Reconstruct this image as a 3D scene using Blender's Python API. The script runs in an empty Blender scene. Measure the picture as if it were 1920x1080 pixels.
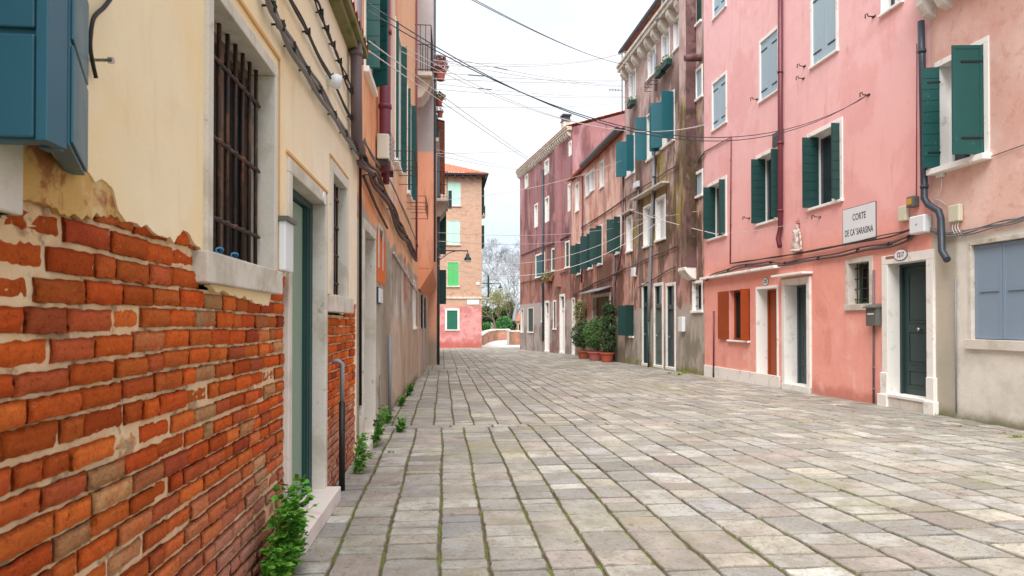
import bpy, math, random
from mathutils import Vector, noise
random.seed(7)
R = math.radians
C = bpy.context.scene.collection
scene = bpy.context.scene

# ---------------------------------------------------------------- camera, sky, sun, exposure
CAM_H, FPX, YAW, PITCH, SHIFT = 1.6, 1280.0, R(5.8), R(0.6), 52.6
cd = bpy.data.cameras.new('camera'); cam = bpy.data.objects.new('camera', cd); C.objects.link(cam)
cam.location = (0, 0, CAM_H); cam.rotation_euler = (R(90) + PITCH, 0, -YAW)
cd.sensor_width = 36; cd.lens = 24; cd.shift_y = SHIFT / 1920; cd.clip_end = 2000; cd.clip_start = 0.05
cd.dof.use_dof = True; cd.dof.focus_distance = 9.0; cd.dof.aperture_fstop = 5.6
scene.camera = cam
SUN_EL, SUN_AZ = R(56), R(196)
w = bpy.data.worlds.new('World'); scene.world = w; w.use_nodes = True
nt = w.node_tree; nt.nodes.clear()
out = nt.nodes.new('ShaderNodeOutputWorld'); bg = nt.nodes.new('ShaderNodeBackground')
sky = nt.nodes.new('ShaderNodeTexSky'); sky.sky_type = 'NISHITA'; sky.sun_disc = False
sky.sun_elevation = SUN_EL; sky.sun_rotation = SUN_AZ; sky.air_density = 1.0; sky.dust_density = 2.0
tc = nt.nodes.new('ShaderNodeTexCoord'); mp = nt.nodes.new('ShaderNodeMapping'); mp.inputs['Scale'].default_value = (1, 1, 2.2)
nz = nt.nodes.new('ShaderNodeTexNoise'); nz.inputs['Scale'].default_value = 2.3; nz.inputs['Detail'].default_value = 5; nz.inputs['Roughness'].default_value = .5
rp = nt.nodes.new('ShaderNodeValToRGB'); rp.color_ramp.elements[0].position = .34; rp.color_ramp.elements[1].position = .60
rp.color_ramp.elements[0].color = (4.0, 4.65, 5.2, 1); rp.color_ramp.elements[1].color = (5.6, 5.8, 6.0, 1)
mx = nt.nodes.new('ShaderNodeMix'); mx.data_type = 'RGBA'; mx.inputs[0].default_value = .90
nt.links.new(tc.outputs['Generated'], mp.inputs['Vector']); nt.links.new(mp.outputs[0], nz.inputs['Vector'])
nt.links.new(nz.outputs[0], rp.inputs[0]); nt.links.new(sky.outputs[0], mx.inputs[6]); nt.links.new(rp.outputs[0], mx.inputs[7])
nt.links.new(mx.outputs[2], bg.inputs[0]); bg.inputs[1].default_value = 0.088; nt.links.new(bg.outputs[0], out.inputs[0])
sl = bpy.data.lights.new('sun', 'SUN'); sl.energy = 2.6; sl.angle = R(50); sl.color = (1, .965, .92)
so = bpy.data.objects.new('sun', sl); C.objects.link(so)
sd = Vector((math.sin(SUN_AZ) * math.cos(SUN_EL), math.cos(SUN_AZ) * math.cos(SUN_EL), math.sin(SUN_EL)))
so.rotation_euler = (-sd).to_track_quat('-Z', 'Y').to_euler(); so.location = (3, -5, 40)
scene.view_settings.view_transform = 'Standard'; scene.view_settings.look = 'None'
scene.view_settings.exposure = 1.28; scene.view_settings.gamma = 1

# ---------------------------------------------------------------- measuring helpers
def gz(y): return -0.012 * max(0.0, y - 12.0)
cam_m = cam.rotation_euler.to_matrix()
def ray(px, py):
    v = Vector(((px - 960) / FPX, (540 + SHIFT - py) / FPX, -1.0)); return cam_m @ v
def up(px, py, Y):
    d = ray(px, py); t = Y / d.y; return Vector((0, 0, CAM_H)) + d * t
def ground_at(px, py):
    d = ray(px, py); t = 1.0
    Y = 10.0
    for _ in range(40):
        t = (gz(Y) - CAM_H) / d.z; Y = d.y * t
    return Vector((d.x * t, d.y * t, gz(d.y * t)))
class Frame:
    "vertical facade plane: s runs away along the street, o out of the wall"
    def __init__(F, a, b, n_right):
        F.P = Vector((a[0], a[1], 0)); dd = Vector((b[0] - a[0], b[1] - a[1], 0)); F.L = dd.length; F.d = dd.normalized()
        F.n = Vector((F.d.y, -F.d.x, 0)) * (1 if n_right else -1); F.z = Vector((0, 0, 1))
    def pt(F, s, z, o=0.0): return F.P + F.d * s + F.n * o + Vector((0, 0, z))
    def at(F, px, py, o=0.0):
        r = ray(px, py); p0 = F.P + F.n * o - Vector((0, 0, CAM_H))
        t = p0.dot(F.n) / r.dot(F.n); p = Vector((0, 0, CAM_H)) + r * t
        return (p - F.P).dot(F.d), p.z
    def s(F, px, o=0.0): return F.at(px, 560, o)[0]
    def rect(F, xl, xr, yt, yb):
        a, b = F.s(xl), F.s(xr); xc = (xl + xr) / 2
        return min(a, b), max(a, b), F.at(xc, yb)[1], F.at(xc, yt)[1]
    def sub(F, s, o, ang, sgn):
        G = Frame.__new__(Frame); G.P = F.pt(s, 0, o); G.L = 1; G.z = F.z
        G.d = F.d * (math.cos(ang) * sgn) + F.n * math.sin(ang); G.n = F.n * math.cos(ang) - F.d * (math.sin(ang) * sgn); return G

def L(c):
    def f(v):
        v /= 255.0
        return v / 12.92 if v <= .04045 else ((v + .055) / 1.055) ** 2.4
    return (f(c[0]), f(c[1]), f(c[2]), 1)

# ---------------------------------------------------------------- mesh builder
class MB:
    def __init__(m): m.v = []; m.f = []; m.c = []; m.mi = []; m.cur = None; m.m = 0
    def add(m, vs, fs, col=None):
        k = len(m.v); m.v += [Vector(v) for v in vs]
        for f in fs: m.f.append([k + i for i in f]); m.c.append(col or m.cur or (1, 1, 1)); m.mi.append(m.m)
    def hexa(m, p, col=None):
        m.add(p, [(0, 1, 2, 3), (7, 6, 5, 4), (0, 4, 5, 1), (1, 5, 6, 2), (2, 6, 7, 3), (3, 7, 4, 0)], col)
    def box(m, F, s0, s1, z0, z1, o0, o1, col=None):
        m.hexa([F.pt(s0, z0, o0), F.pt(s1, z0, o0), F.pt(s1, z1, o0), F.pt(s0, z1, o0), F.pt(s0, z0, o1), F.pt(s1, z0, o1), F.pt(s1, z1, o1), F.pt(s0, z1, o1)], col)
    def quad(m, a, b, c, d, col=None): m.add([a, b, c, d], [(0, 1, 2, 3)], col)
    def tube(m, pts, r, n=8, caps=True, col=None):
        pts = [Vector(p) for p in pts]; rings = []; k = len(pts)
        rs = r if isinstance(r, (list, tuple)) else [r] * k
        u = None
        for i, p in enumerate(pts):
            t = (pts[min(i + 1, k - 1)] - pts[max(i - 1, 0)])
            if t.length < 1e-9: t = Vector((0, 0, 1))
            t.normalize()
            if u is None: u = t.orthogonal().normalized()
            else:
                u = u - t * u.dot(t); u = u.normalized() if u.length > 1e-6 else t.orthogonal().normalized()
            v = t.cross(u); rings.append([p + (u * math.cos(2 * math.pi * j / n) + v * math.sin(2 * math.pi * j / n)) * rs[i] for j in range(n)])
        vs = [q for g in rings for q in g]
        fs = [(i * n + j, i * n + (j + 1) % n, (i + 1) * n + (j + 1) % n, (i + 1) * n + j) for i in range(k - 1) for j in range(n)]
        if caps: fs += [tuple(range(n))[::-1], tuple((k - 1) * n + j for j in range(n))]
        m.add(vs, fs, col)
    def lathe(m, c, prof, n=20, col=None):
        vs = []; k = len(prof)
        for (r, z) in prof: vs += [Vector((c[0] + r * math.cos(2 * math.pi * j / n), c[1] + r * math.sin(2 * math.pi * j / n), c[2] + z)) for j in range(n)]
        fs = [(i * n + j, i * n + (j + 1) % n, (i + 1) * n + (j + 1) % n, (i + 1) * n + j) for i in range(k - 1) for j in range(n)]
        fs += [tuple(range(n))[::-1], tuple((k - 1) * n + j for j in range(n))]
        m.add(vs, fs, col)
    def build(m, name, mats, parent=None, smooth=False, bevel=0, loc=None, sub=0):
        org = Vector(loc) if loc is not None else Vector((0, 0, 0))
        base = parent_world(parent) if parent else org
        me = bpy.data.meshes.new(name); me.from_pydata([v - base for v in m.v], [], m.f); me.update()
        ms = mats if isinstance(mats, (list, tuple)) else [mats]
        for x in ms: me.materials.append(x)
        if any(m.mi): me.polygons.foreach_set('material_index', m.mi)
        at = me.color_attributes.new('Col', 'FLOAT_COLOR', 'CORNER'); buf = []
        for p, c in zip(me.polygons, m.c): buf += [c[0], c[1], c[2], 1.0] * p.loop_total
        at.data.foreach_set('color', buf)
        if smooth: me.polygons.foreach_set('use_smooth', [True] * len(me.polygons))
        o = bpy.data.objects.new(name, me); C.objects.link(o)
        if parent: o.parent = parent
        else: o.location = org
        if bevel:
            b = o.modifiers.new('bevel', 'BEVEL'); b.width = bevel; b.segments = 2; b.limit_method = 'ANGLE'; b.angle_limit = R(40)
        return o
def parent_world(p):
    v = Vector(p.location)
    while p.parent: p = p.parent; v += p.location
    return v
def tag(o, label=None, cat=None, group=None, kind=None):
    if label: o['label'] = label
    if cat: o['category'] = cat
    if group: o['group'] = group
    if kind: o['kind'] = kind
    return o
def empty(name, loc, label, cat, group=None):
    o = bpy.data.objects.new(name, None); C.objects.link(o); o.location = loc; o.empty_display_size = .3
    return tag(o, label, cat, group)

# ---------------------------------------------------------------- materials
class NT:
    def __init__(s, name):
        s.m = bpy.data.materials.new(name); s.m.use_nodes = True; s.t = s.m.node_tree
        s.b = s.t.nodes['Principled BSDF']; s.geo = s.t.nodes.new('ShaderNodeNewGeometry'); s.P = s.geo.outputs['Position']
        s.sep = s.t.nodes.new('ShaderNodeSeparateXYZ'); s.lk(s.P, s.sep.inputs[0])
    def lk(s, a, b):
        if isinstance(a, (int, float)): b.default_value = a
        elif isinstance(a, tuple): b.default_value = a
        else: s.t.links.new(a, b)
    def vs(s, sx, sy, sz, v=None):
        n = s.t.nodes.new('ShaderNodeVectorMath'); n.operation = 'MULTIPLY'; s.lk(v or s.P, n.inputs[0]); n.inputs[1].default_value = (sx, sy, sz); return n.outputs[0]
    def noise(s, sc, st=(1, 1, 1), det=4, ro=.6, dist=0, off=0):
        n = s.t.nodes.new('ShaderNodeTexNoise'); v = s.vs(*st) if st != (1, 1, 1) else s.P
        if off:
            a = s.t.nodes.new('ShaderNodeVectorMath'); s.lk(v, a.inputs[0]); a.inputs[1].default_value = (off, off * 1.7, off * .6); v = a.outputs[0]
        s.lk(v, n.inputs['Vector']); n.inputs['Scale'].default_value = sc; n.inputs['Detail'].default_value = det; n.inputs['Roughness'].default_value = ro; n.inputs['Distortion'].default_value = dist
        return n.outputs[0]
    def vor(s, sc, st=(1, 1, 1), feat='F1'):
        n = s.t.nodes.new('ShaderNodeTexVoronoi'); s.lk(s.vs(*st), n.inputs['Vector']); n.inputs['Scale'].default_value = sc; n.feature = feat; return n.outputs[0]
    def m2(s, op, a, b=0.0, c=None):
        n = s.t.nodes.new('ShaderNodeMath'); n.operation = op; s.lk(a, n.inputs[0]); s.lk(b, n.inputs[1])
        if c is not None: s.lk(c, n.inputs[2])
        return n.outputs[0]
    def ss(s, x, lo, hi):
        n = s.t.nodes.new('ShaderNodeMapRange'); n.interpolation_type = 'SMOOTHSTEP'; s.lk(x, n.inputs[0])
        if lo < hi: n.inputs[1].default_value, n.inputs[2].default_value, n.inputs[3].default_value, n.inputs[4].default_value = lo, hi, 0, 1
        else: n.inputs[1].default_value, n.inputs[2].default_value, n.inputs[3].default_value, n.inputs[4].default_value = hi, lo, 1, 0
        return n.outputs[0]
    def mix(s, f, a, b, mode='MIX'):
        n = s.t.nodes.new('ShaderNodeMix'); n.data_type = 'RGBA'; n.blend_type = mode; s.lk(f, n.inputs[0]); s.lk(a, n.inputs[6]); s.lk(b, n.inputs[7]); return n.outputs[2]
    def attr(s):
        n = s.t.nodes.new('ShaderNodeAttribute'); n.attribute_name = 'Col'; return n.outputs[0]
    def bump(s, h, st=.4, dist=.01, nrm=None):
        n = s.t.nodes.new('ShaderNodeBump'); n.inputs['Strength'].default_value = st; n.inputs['Distance'].default_value = dist; s.lk(h, n.inputs['Height'])
        if nrm is not None: s.lk(nrm, n.inputs['Normal'])
        return n.outputs[0]
    def fin(s, col, rough=.9, nrm=None, spec=.3, metal=0):
        s.lk(col, s.b.inputs['Base Color']); s.lk(rough, s.b.inputs['Roughness']); s.b.inputs['Metallic'].default_value = metal
        s.b.inputs['Specular IOR Level'].default_value = spec
        if nrm is not None: s.lk(nrm, s.b.inputs['Normal'])
        return s.m
def layer_mask(s, l, i):
    m = 1.0
    if l.get('thr') is not None:
        m = s.ss(s.noise(l.get('sc', 1), l.get('st', (1, 1, 1)), l.get('det', 5), l.get('ro', .62), l.get('dist', .3), off=i * 3.1 + l.get('off', 0) + .5), l['thr'] - l.get('soft', .06), l['thr'] + l.get('soft', .06))
    if 'zlo' in l or 'zhi' in l or 'ylo' in l or 'yhi' in l:
        wn = s.m2('MULTIPLY', s.m2('SUBTRACT', s.noise(l.get('wsc', 1.6), (1, 1, 1), 6, .65, off=i * 5.3 + 2), .5), l.get('amp', .8))
        z = s.m2('ADD', s.sep.outputs[2], wn); y = s.m2('ADD', s.sep.outputs[1], wn); q = l.get('zs', .06)
        for k, src, up_ in (('zlo', z, True), ('zhi', z, False), ('ylo', y, True), ('yhi', y, False)):
            if k in l:
                g = s.ss(src, l[k] - q, l[k] + q) if up_ else s.ss(src, l[k] + q, l[k] - q)
                m = s.m2('MULTIPLY', m, g)
    return s.m2('MULTIPLY', m, l.get('op', 1.0))
def plaster(name, c, var=.06, c2=None, layers=(), bump=.35, bsc=18, rough=.92, grit=.10):
    s = NT(name); c = L(c); lo = tuple(x * (1 - var * 2) for x in c[:3]) + (1,); hi = tuple(min(1, x * (1 + var)) for x in c[:3]) + (1,)
    col = s.mix(s.noise(.7, det=6), lo, hi)
    if c2: col = s.mix(s.m2('MULTIPLY', s.ss(s.noise(.45, det=6, off=9), .42, .62), .8), col, L(c2))
    for i, l in enumerate(layers): 
        lc = L(l['col']); k = s.mix(s.noise(l.get('vsc', 3.0), l.get('vst', (1, 1, 1)), 5, off=i + 20), tuple(x * .82 for x in lc[:3]) + (1,), tuple(min(1, x * 1.12) for x in lc[:3]) + (1,))
        col = s.mix(layer_mask(s, l, i), col, k)
    g = s.noise(bsc * 4, det=3, ro=.7)
    col = s.mix(grit, col, s.mix(s.ss(g, .3, .7), (.25, .22, .2, 1), (1, 1, 1, 1)), 'SOFT_LIGHT')
    h = s.m2('ADD', s.m2('MULTIPLY', s.noise(bsc, det=6, ro=.7), .5), s.m2('MULTIPLY', s.noise(1.5, det=3, off=4), 1.6))
    return s.fin(col, rough, s.bump(h, bump, .012), .2)
def paint(name, c, rough=.5, var=.12, wear=None, wt=.66, bump=.15, spec=.4, metal=0, bsc=30):
    s = NT(name); c = L(c); col = s.mix(s.noise(2.5, (1, 1, .4), 5), tuple(x * (1 - var) for x in c[:3]) + (1,), tuple(min(1, x * (1 + var)) for x in c[:3]) + (1,))
    if wear: col = s.mix(s.ss(s.noise(9, (1, 1, .35), 8, .75, off=3), wt - .05, wt + .05), col, L(wear))
    h = s.noise(bsc, (1, 1, .3), 5, .7)
    return s.fin(col, s.m2('ADD', s.m2('MULTIPLY', s.noise(6, det=4), .25), rough - .12), s.bump(h, bump, .004), spec, metal)
M = {}
M['stone'] = plaster('istrian_stone', (232, 228, 222), .04, layers=[dict(col=(186, 178, 166), sc=3.2, thr=.60, soft=.07, op=.5), dict(col=(140, 132, 122), sc=9, thr=.70, soft=.04, op=.5)], bump=.5, bsc=30)
M['stone_old'] = plaster('weathered_stone', (212, 204, 194), .07, layers=[dict(col=(168, 156, 138), sc=2.4, thr=.54, soft=.1, op=.55), dict(col=(116, 106, 92), sc=8, thr=.66, soft=.05, op=.5)], bump=.6, bsc=26)
M['sill'] = plaster('sill_stone', (242, 240, 236), .03, layers=[dict(col=(170, 160, 146), sc=4, thr=.62, soft=.06, op=.5)], bump=.3, bsc=25)
M['pinkstone'] = plaster('pink_marble', (216, 204, 198), .06, layers=[dict(col=(180, 150, 140), sc=2, thr=.58, op=.4)], bump=.2)
M['white'] = paint('white_paint', (226, 226, 224), .5, .04)
M['teal'] = paint('teal_paint', (26, 80, 78), .45, .18, wear=(78, 118, 110), wt=.66)
M['teal_blue'] = paint('blue_teal_paint', (48, 98, 118), .42, .14, wear=(84, 124, 138), wt=.72)
M['teal_dark'] = paint('dark_green_paint', (30, 66, 64), .5, .16, wear=(74, 92, 88), wt=.68)
M['teal_r'] = paint('weathered_teal_paint', (26, 92, 104), .5, .12, wear=(80, 118, 120), wt=.72)
M['greygreen'] = paint('grey_green_paint', (92, 104, 98), .55, .10, wear=(120, 126, 118), wt=.7)
M['pale_shutter'] = paint('pale_blue_shutter', (160, 182, 194), .5, .08, wear=(128, 146, 156), wt=.66)
M['mint'] = paint('mint_paint', (178, 214, 200), .5, .05)
M['bright_green'] = paint('bright_green_paint', (84, 178, 104), .5, .06)
M['green_mid'] = paint('mid_green_paint', (34, 98, 80), .5, .1)
M['brown_wood'] = paint('red_brown_wood', (150, 66, 26), .5, .15, bump=.3)
M['old_wood'] = paint('old_grey_brown_wood', (118, 92, 74), .8, .2, wear=(82, 66, 56), wt=.55, bump=.4)
M['door_green'] = paint('dark_green_door', (44, 64, 64), .42, .06)
M['door_grey'] = paint('grey_door', (64, 78, 82), .45, .06)
M['pale_green'] = paint('pale_green_door', (128, 150, 134), .5, .05)
M['garage'] = paint('blue_grey_paint', (128, 146, 164), .55, .06, wear=(96, 116, 136), wt=.7)
M['iron'] = paint('rusty_iron', (62, 50, 46), .6, .3, wear=(112, 72, 52), wt=.56, metal=.3)
M['black_iron'] = paint('black_iron', (30, 32, 34), .5, .2)
M['green_iron'] = paint('green_iron', (24, 62, 56), .5, .2)
M['grey_pipe'] = paint('grey_pipe', (132, 136, 142), .5, .1)
M['dark_pipe'] = paint('dark_grey_pipe', (58, 66, 76), .4, .1)
M['black_pipe'] = paint('black_pipe', (26, 26, 28), .5, .1)
M['maroon_pipe'] = paint('maroon_pipe', (104, 44, 56), .4, .12)
M['copper_pipe'] = paint('brown_grey_pipe', (104, 88, 92), .5, .15)
M['purple_pipe'] = paint('purple_pipe', (120, 60, 78), .5, .15)
M['box_white'] = paint('box_white', (222, 226, 230), .4, .03)
M['box_beige'] = paint('box_beige', (204, 200, 178), .45, .05)
M['box_grey'] = paint('box_grey', (98, 98, 94), .45, .08)
M['ac_white'] = paint('unit_beige_white', (212, 208, 194), .5, .05)
M['cable'] = paint('black_cable', (52, 48, 48), .6, .2)
M['cable_grey'] = paint('grey_cable', (120, 116, 116), .6, .2)
M['cable_white'] = paint('pale_cable', (214, 212, 208), .5, .05)
M['cable_brown'] = paint('dusty_brown_cable', (98, 78, 76), .8, .3)
M['wire_dark'] = paint('dark_wire', (46, 54, 64), .5, .1)
M['wire_pale'] = paint('pale_wire', (200, 196, 196), .6, .05)
M['terracotta'] = paint('terracotta', (168, 84, 60), .8, .15, bump=.3)
M['terracotta_pink'] = paint('pale_terracotta', (176, 100, 92), .8, .15, bump=.3)
M['brass'] = paint('polished_knob', (200, 198, 194), .25, .05, metal=.9)
M['ink'] = paint('black_lettering', (36, 36, 48), .6, .05)
M['ink_red'] = paint('red_lettering', (128, 48, 66), .6, .05)
M['curtain'] = paint('white_curtain', (206, 214, 220), .8, .05)
def glass(name, c, r=.08, sp=.6):
    s = NT(name); cc = L(c); col = s.mix(s.ss(s.noise(1.3, det=2), .35, .65), tuple(x * .6 for x in cc[:3]) + (1,), cc)
    return s.fin(col, r, s.bump(s.noise(3, det=1), .15, .01), sp)
M['glass'] = glass('window_glass', (46, 56, 62)); M['glass_pale'] = glass('curtained_glass', (150, 166, 176), .15)
M['dark'] = paint('dark_interior', (22, 22, 24), .9, .2)
def rooftile():
    s = NT('roof_tiles'); n = s.noise(5, det=5, off=1); col = s.mix(n, L((150, 74, 52)), L((206, 128, 100)))
    col = s.mix(s.ss(s.noise(11, det=4, off=5), .55, .65), col, L((172, 160, 140))); col = s.mix(s.m2('MULTIPLY', s.ss(s.noise(3, det=5, off=8), .55, .65), .7), col, L((86, 76, 62)))
    return s.fin(col, .9, s.bump(s.noise(20, det=4), .4, .01), .2)
M['tile'] = rooftile()

# ---------------------------------------------------------------- facade parts
def leaf(parent, F, s_h, z0, z1, o_h, ang, wd, m, sgn=1, boards='h', th=.035, name='shutter', straps=True, nb=None):
    G = F.sub(s_h, o_h, R(ang), sgn); b = MB()
    b.box(G, 0, wd, z0, z1, -th / 2 + .006, th / 2 - .006)
    if boards == 'h':
        n = nb or max(3, round((z1 - z0) / .2)); h = (z1 - z0) / n
        for k in range(n):
            for sd_ in (1, -1): b.box(G, .002, wd - .002, z0 + k * h + .005, z0 + (k + 1) * h - .005, sd_ * (th / 2 - .0065), sd_ * th / 2)
    elif boards == 'v':
        n = nb or max(2, round(wd / .13)); h = wd / n
        for k in range(n):
            for sd_ in (1, -1): b.box(G, k * h + .003, (k + 1) * h - .003, z0 + .002, z1 - .002, sd_ * (th / 2 - .0065), sd_ * th / 2)
    else:
        for sd_ in (1, -1):
            b.box(G, .002, .05, z0 + .002, z1 - .002, sd_ * (th / 2 - .0065), sd_ * th / 2); b.box(G, wd - .05, wd - .002, z0 + .002, z1 - .002, sd_ * (th / 2 - .0065), sd_ * th / 2)
            b.box(G, .053, wd - .053, z0 + .002, z0 + .06, sd_ * (th / 2 - .0065), sd_ * th / 2); b.box(G, .053, wd - .053, z1 - .06, z1 - .002, sd_ * (th / 2 - .0065), sd_ * th / 2)
    o = b.build(name, m, parent)
    if straps:
        for zz in (z0 + (z1 - z0) * .14, z0 + (z1 - z0) * .84):
            t = MB(); t.box(G, -.012, wd * .72, zz, zz + .03, -th / 2 - .005, th / 2 + .005); t.build('strap_hinge', M['black_iron'], o)
    return o
def bars(parent, F, s0, s1, z0, z1, o, nv, nh, r=.011, m=None, knots=True, r2=None):
    b = MB()
    for k in range(nv):
        s = s0 + (s1 - s0) * (k + .5) / nv; b.tube([F.pt(s, z0 - .03, o), F.pt(s, z1 + .03, o)], r, 7)
    for k in range(nh):
        z = z0 + (z1 - z0) * (k + .5) / nh if nh > 1 else (z0 + z1) / 2
        n = nv * 4; pts = []; rr = []
        for j in range(n + 1):
            s = s0 + (s1 - s0) * j / n; near = min(abs(s - (s0 + (s1 - s0) * (q + .5) / nv)) for q in range(nv)) < (s1 - s0) / n * .6
            pts.append(F.pt(s, z, o)); rr.append((r2 or r) * (1.7 if near and knots else 1.0))
        b.tube(pts, rr, 8)
    return b.build('grille', m or M['iron'], parent, smooth=True)
class House:
    def __init__(H, name, label, cat, F, s0, s1, z1, group=None, deep=5.0, base=None):
        H.F = F; H.s0 = s0; H.s1 = s1; H.z1 = z1; H.deep = deep; H.holes = []; H.o = 0.0
        c = F.pt((s0 + s1) / 2, 0, 0); H.base = gz(c.y) if base is None else base
        H.e = empty(name, (c.x, c.y, H.base), label, cat, group)
    def z0(H, s): return gz(H.F.pt(s, 0).y)
    def finish(H, m, zbf=None, name='wall', o=0.0, rev=.22, sides=True, zlow=None, mside=None):
        F = H.F; b = MB(); zlow = H.base - 1.0 if zlow is None else zlow
        S = sorted(set([H.s0, H.s1] + [min(max(x, H.s0), H.s1) for h in H.holes for x in h[:2]])); Z = sorted(set([zlow, H.z1] + [min(max(x, zlow), H.z1) for h in H.holes for x in h[2:4]]))
        if zbf:
            zc = max(zbf(H.s0 + (H.s1 - H.s0) * i / 400) for i in range(401)) + .02; Z = sorted(set(z for z in Z if z > zc) | {zc})
        def inh(s, z): return any(h[0] < s < h[1] and h[2] < z < h[3] for h in H.holes)
        for i in range(len(S) - 1):
            for j in range(len(Z) - 1):
                a, c_, e, g = S[i], S[i + 1], Z[j], Z[j + 1]
                if inh((a + c_) / 2, (e + g) / 2): continue
                b.quad(F.pt(a, e, o), F.pt(c_, e, o), F.pt(c_, g, o), F.pt(a, g, o))
        if zbf:
            # ragged lower edge with a real plaster thickness
            zc = Z[0]; st = .012; s = H.s0
            segs = []
            for i in range(len(S) - 1):
                n = max(1, int((S[i + 1] - S[i]) / st)); 
                for k in range(n): segs.append((S[i] + (S[i + 1] - S[i]) * k / n, S[i] + (S[i + 1] - S[i]) * (k + 1) / n))
            for a, c_ in segs:
                mid = (a + c_) / 2
                hz = [h for h in H.holes if h[0] < mid < h[1] and h[2] < zc]
                za, zd = zbf(a), zbf(c_)
                if hz:
                    h = hz[0]
                    if h[3] >= zc:
                        if za < h[2]: b.quad(F.pt(a, za, o), F.pt(c_, zd, o), F.pt(c_, h[2], o), F.pt(a, h[2], o)); b.quad(F.pt(a, za, o - .03), F.pt(c_, zd, o - .03), F.pt(c_, zd, o), F.pt(a, za, o))
                        continue
                b.quad(F.pt(a, za, o), F.pt(c_, zd, o), F.pt(c_, zc, o), F.pt(a, zc, o)); b.quad(F.pt(a, za, o - .03), F.pt(c_, zd, o - .03), F.pt(c_, zd, o), F.pt(a, za, o))
        for h in H.holes:
            a, c_, e, g = h[:4]; r = h[4] if len(h) > 4 else rev
            b.quad(F.pt(a, e, o), F.pt(a, g, o), F.pt(a, g, o - r), F.pt(a, e, o - r)); b.quad(F.pt(c_, e, o), F.pt(c_, e, o - r), F.pt(c_, g, o - r), F.pt(c_, g, o))
            b.quad(F.pt(a, g, o), F.pt(c_, g, o), F.pt(c_, g, o - r), F.pt(a, g, o - r)); b.quad(F.pt(a, e, o), F.pt(a, e, o - r), F.pt(c_, e, o - r), F.pt(c_, e, o))
            b.quad(F.pt(a, e, o - r), F.pt(c_, e, o - r), F.pt(c_, g, o - r), F.pt(a, g, o - r))
        if sides:
            a, c_, D = H.s0 + .004, H.s1 - .004, o - H.deep; z0 = H.base - 1.0; z1 = H.z1
            b.quad(F.pt(a, z0, o), F.pt(a, z1, o), F.pt(a, z1, D), F.pt(a, z0, D)); b.quad(F.pt(c_, z0, o), F.pt(c_, z0, D), F.pt(c_, z1, D), F.pt(c_, z1, o))
            b.quad(F.pt(a, z1, o), F.pt(c_, z1, o), F.pt(c_, z1, D), F.pt(a, z1, D)); b.quad(F.pt(a, z0, D), F.pt(a, z1, D), F.pt(c_, z1, D), F.pt(c_, z0, D))
        H.wall = b.build(name, m, H.e); return H.wall
    def surround(H, r, sur, st, proud, rec, bottom=None, name='window', top=True, sidesur=True, base_z=None, bevel=.006):
        F = H.F; s0, s1, z0, z1 = r; b = MB(); oo = H.o
        zt = z1 + (sur if top else 0); zb = z0
        if sidesur:
            b.box(F, s0 - sur, s0, zb, z1, oo - rec, oo + proud); b.box(F, s1, s1 + sur, zb, z1, oo - rec, oo + proud)
        if top: b.box(F, s0 - sur, s1 + sur, z1, zt, oo - rec, oo + proud)
        if bottom: b.box(F, s0 - sur - bottom[1], s1 + sur + bottom[1], z0 - bottom[0], z0, oo - rec, oo + proud + bottom[2])
        if not b.v: b.box(F, s0, s0 + .03, z0, z1, oo - rec, oo - rec + .04); 
        return b.build(name, st, H.e, bevel=bevel)
    def window(H, xl, xr, yt, yb, sur=.1, st=None, rec=.2, proud=.02, kind='glass', sill=(.08, .03, .05), leaves=(), msh=None, frame=None, boards='h', nv=4, nh=3, rect=None, label=None, mullion=True, pane=None, top=True, straps=False, barmat=None):
        F = H.F; r = rect or F.rect(xl, xr, yt, yb); s0, s1, z0, z1 = r; oo = H.o; e = .012 if sur else 0
        zl = z0 - (sill[0] - .01 if sill else 0); se = max(0, sur - e)
        H.holes.append((s0 - se, s1 + se, zl if sur else z0, z1 + (se if top and sur else 0), rec + .02))
        st = st or M['stone']
        w_ = H.surround(r, sur, st, proud, rec, None, top=top and sur > 0, sidesur=sur > 0)
        if label: w_['label'] = label
        if sill: b = MB(); b.box(F, s0 - sur - sill[1], s1 + sur + sill[1], z0 - sill[0], z0, oo - rec + .002, oo + proud + sill[2]); b.build('sill', M['sill'] if st is M['stone'] else st, w_, bevel=.008)
        oi = oo - rec + .02
        if kind in ('glass', 'curtain', 'grille', 'dark'):
            pm = pane or (M['glass'] if kind != 'dark' else M['dark'])
            b = MB(); b.box(F, s0, s1, z0, z1, oi - .015, oi - .005); b.build('pane', pm, w_)
            if kind != 'dark':
                fm = frame or M['white']; b = MB(); t = .055
                for a, c_, e_, g in ((s0, s0 + t, z0, z1), (s1 - t, s1, z0, z1), (s0 + t, s1 - t, z0, z0 + t), (s0 + t, s1 - t, z1 - t, z1)): b.box(F, a, c_, e_, g, oi, oi + .045)
                if mullion: b.box(F, (s0 + s1) / 2 - .04, (s0 + s1) / 2 + .04, z0 + t, z1 - t, oi + .002, oi + .05)
                b.build('frame', fm, w_)
            if kind == 'curtain':
                b = MB(); n = 14
                for (a, c_) in ((s0 + .06, s0 + (s1 - s0) * .44), (s1 - (s1 - s0) * .44, s1 - .06)):
                    for k in range(n): 
                        u, v = a + (c_ - a) * k / n, a + (c_ - a) * (k + 1) / n; f = lambda x: oi - .003 + .0015 * math.sin(x * 50)
                        b.quad(F.pt(u, z0 + .06, f(u)), F.pt(v, z0 + .06, f(v)), F.pt(v, z1 - .06, f(v)), F.pt(u, z1 - .06, f(u)))
                b.build('curtain', M['curtain'], w_)
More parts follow.
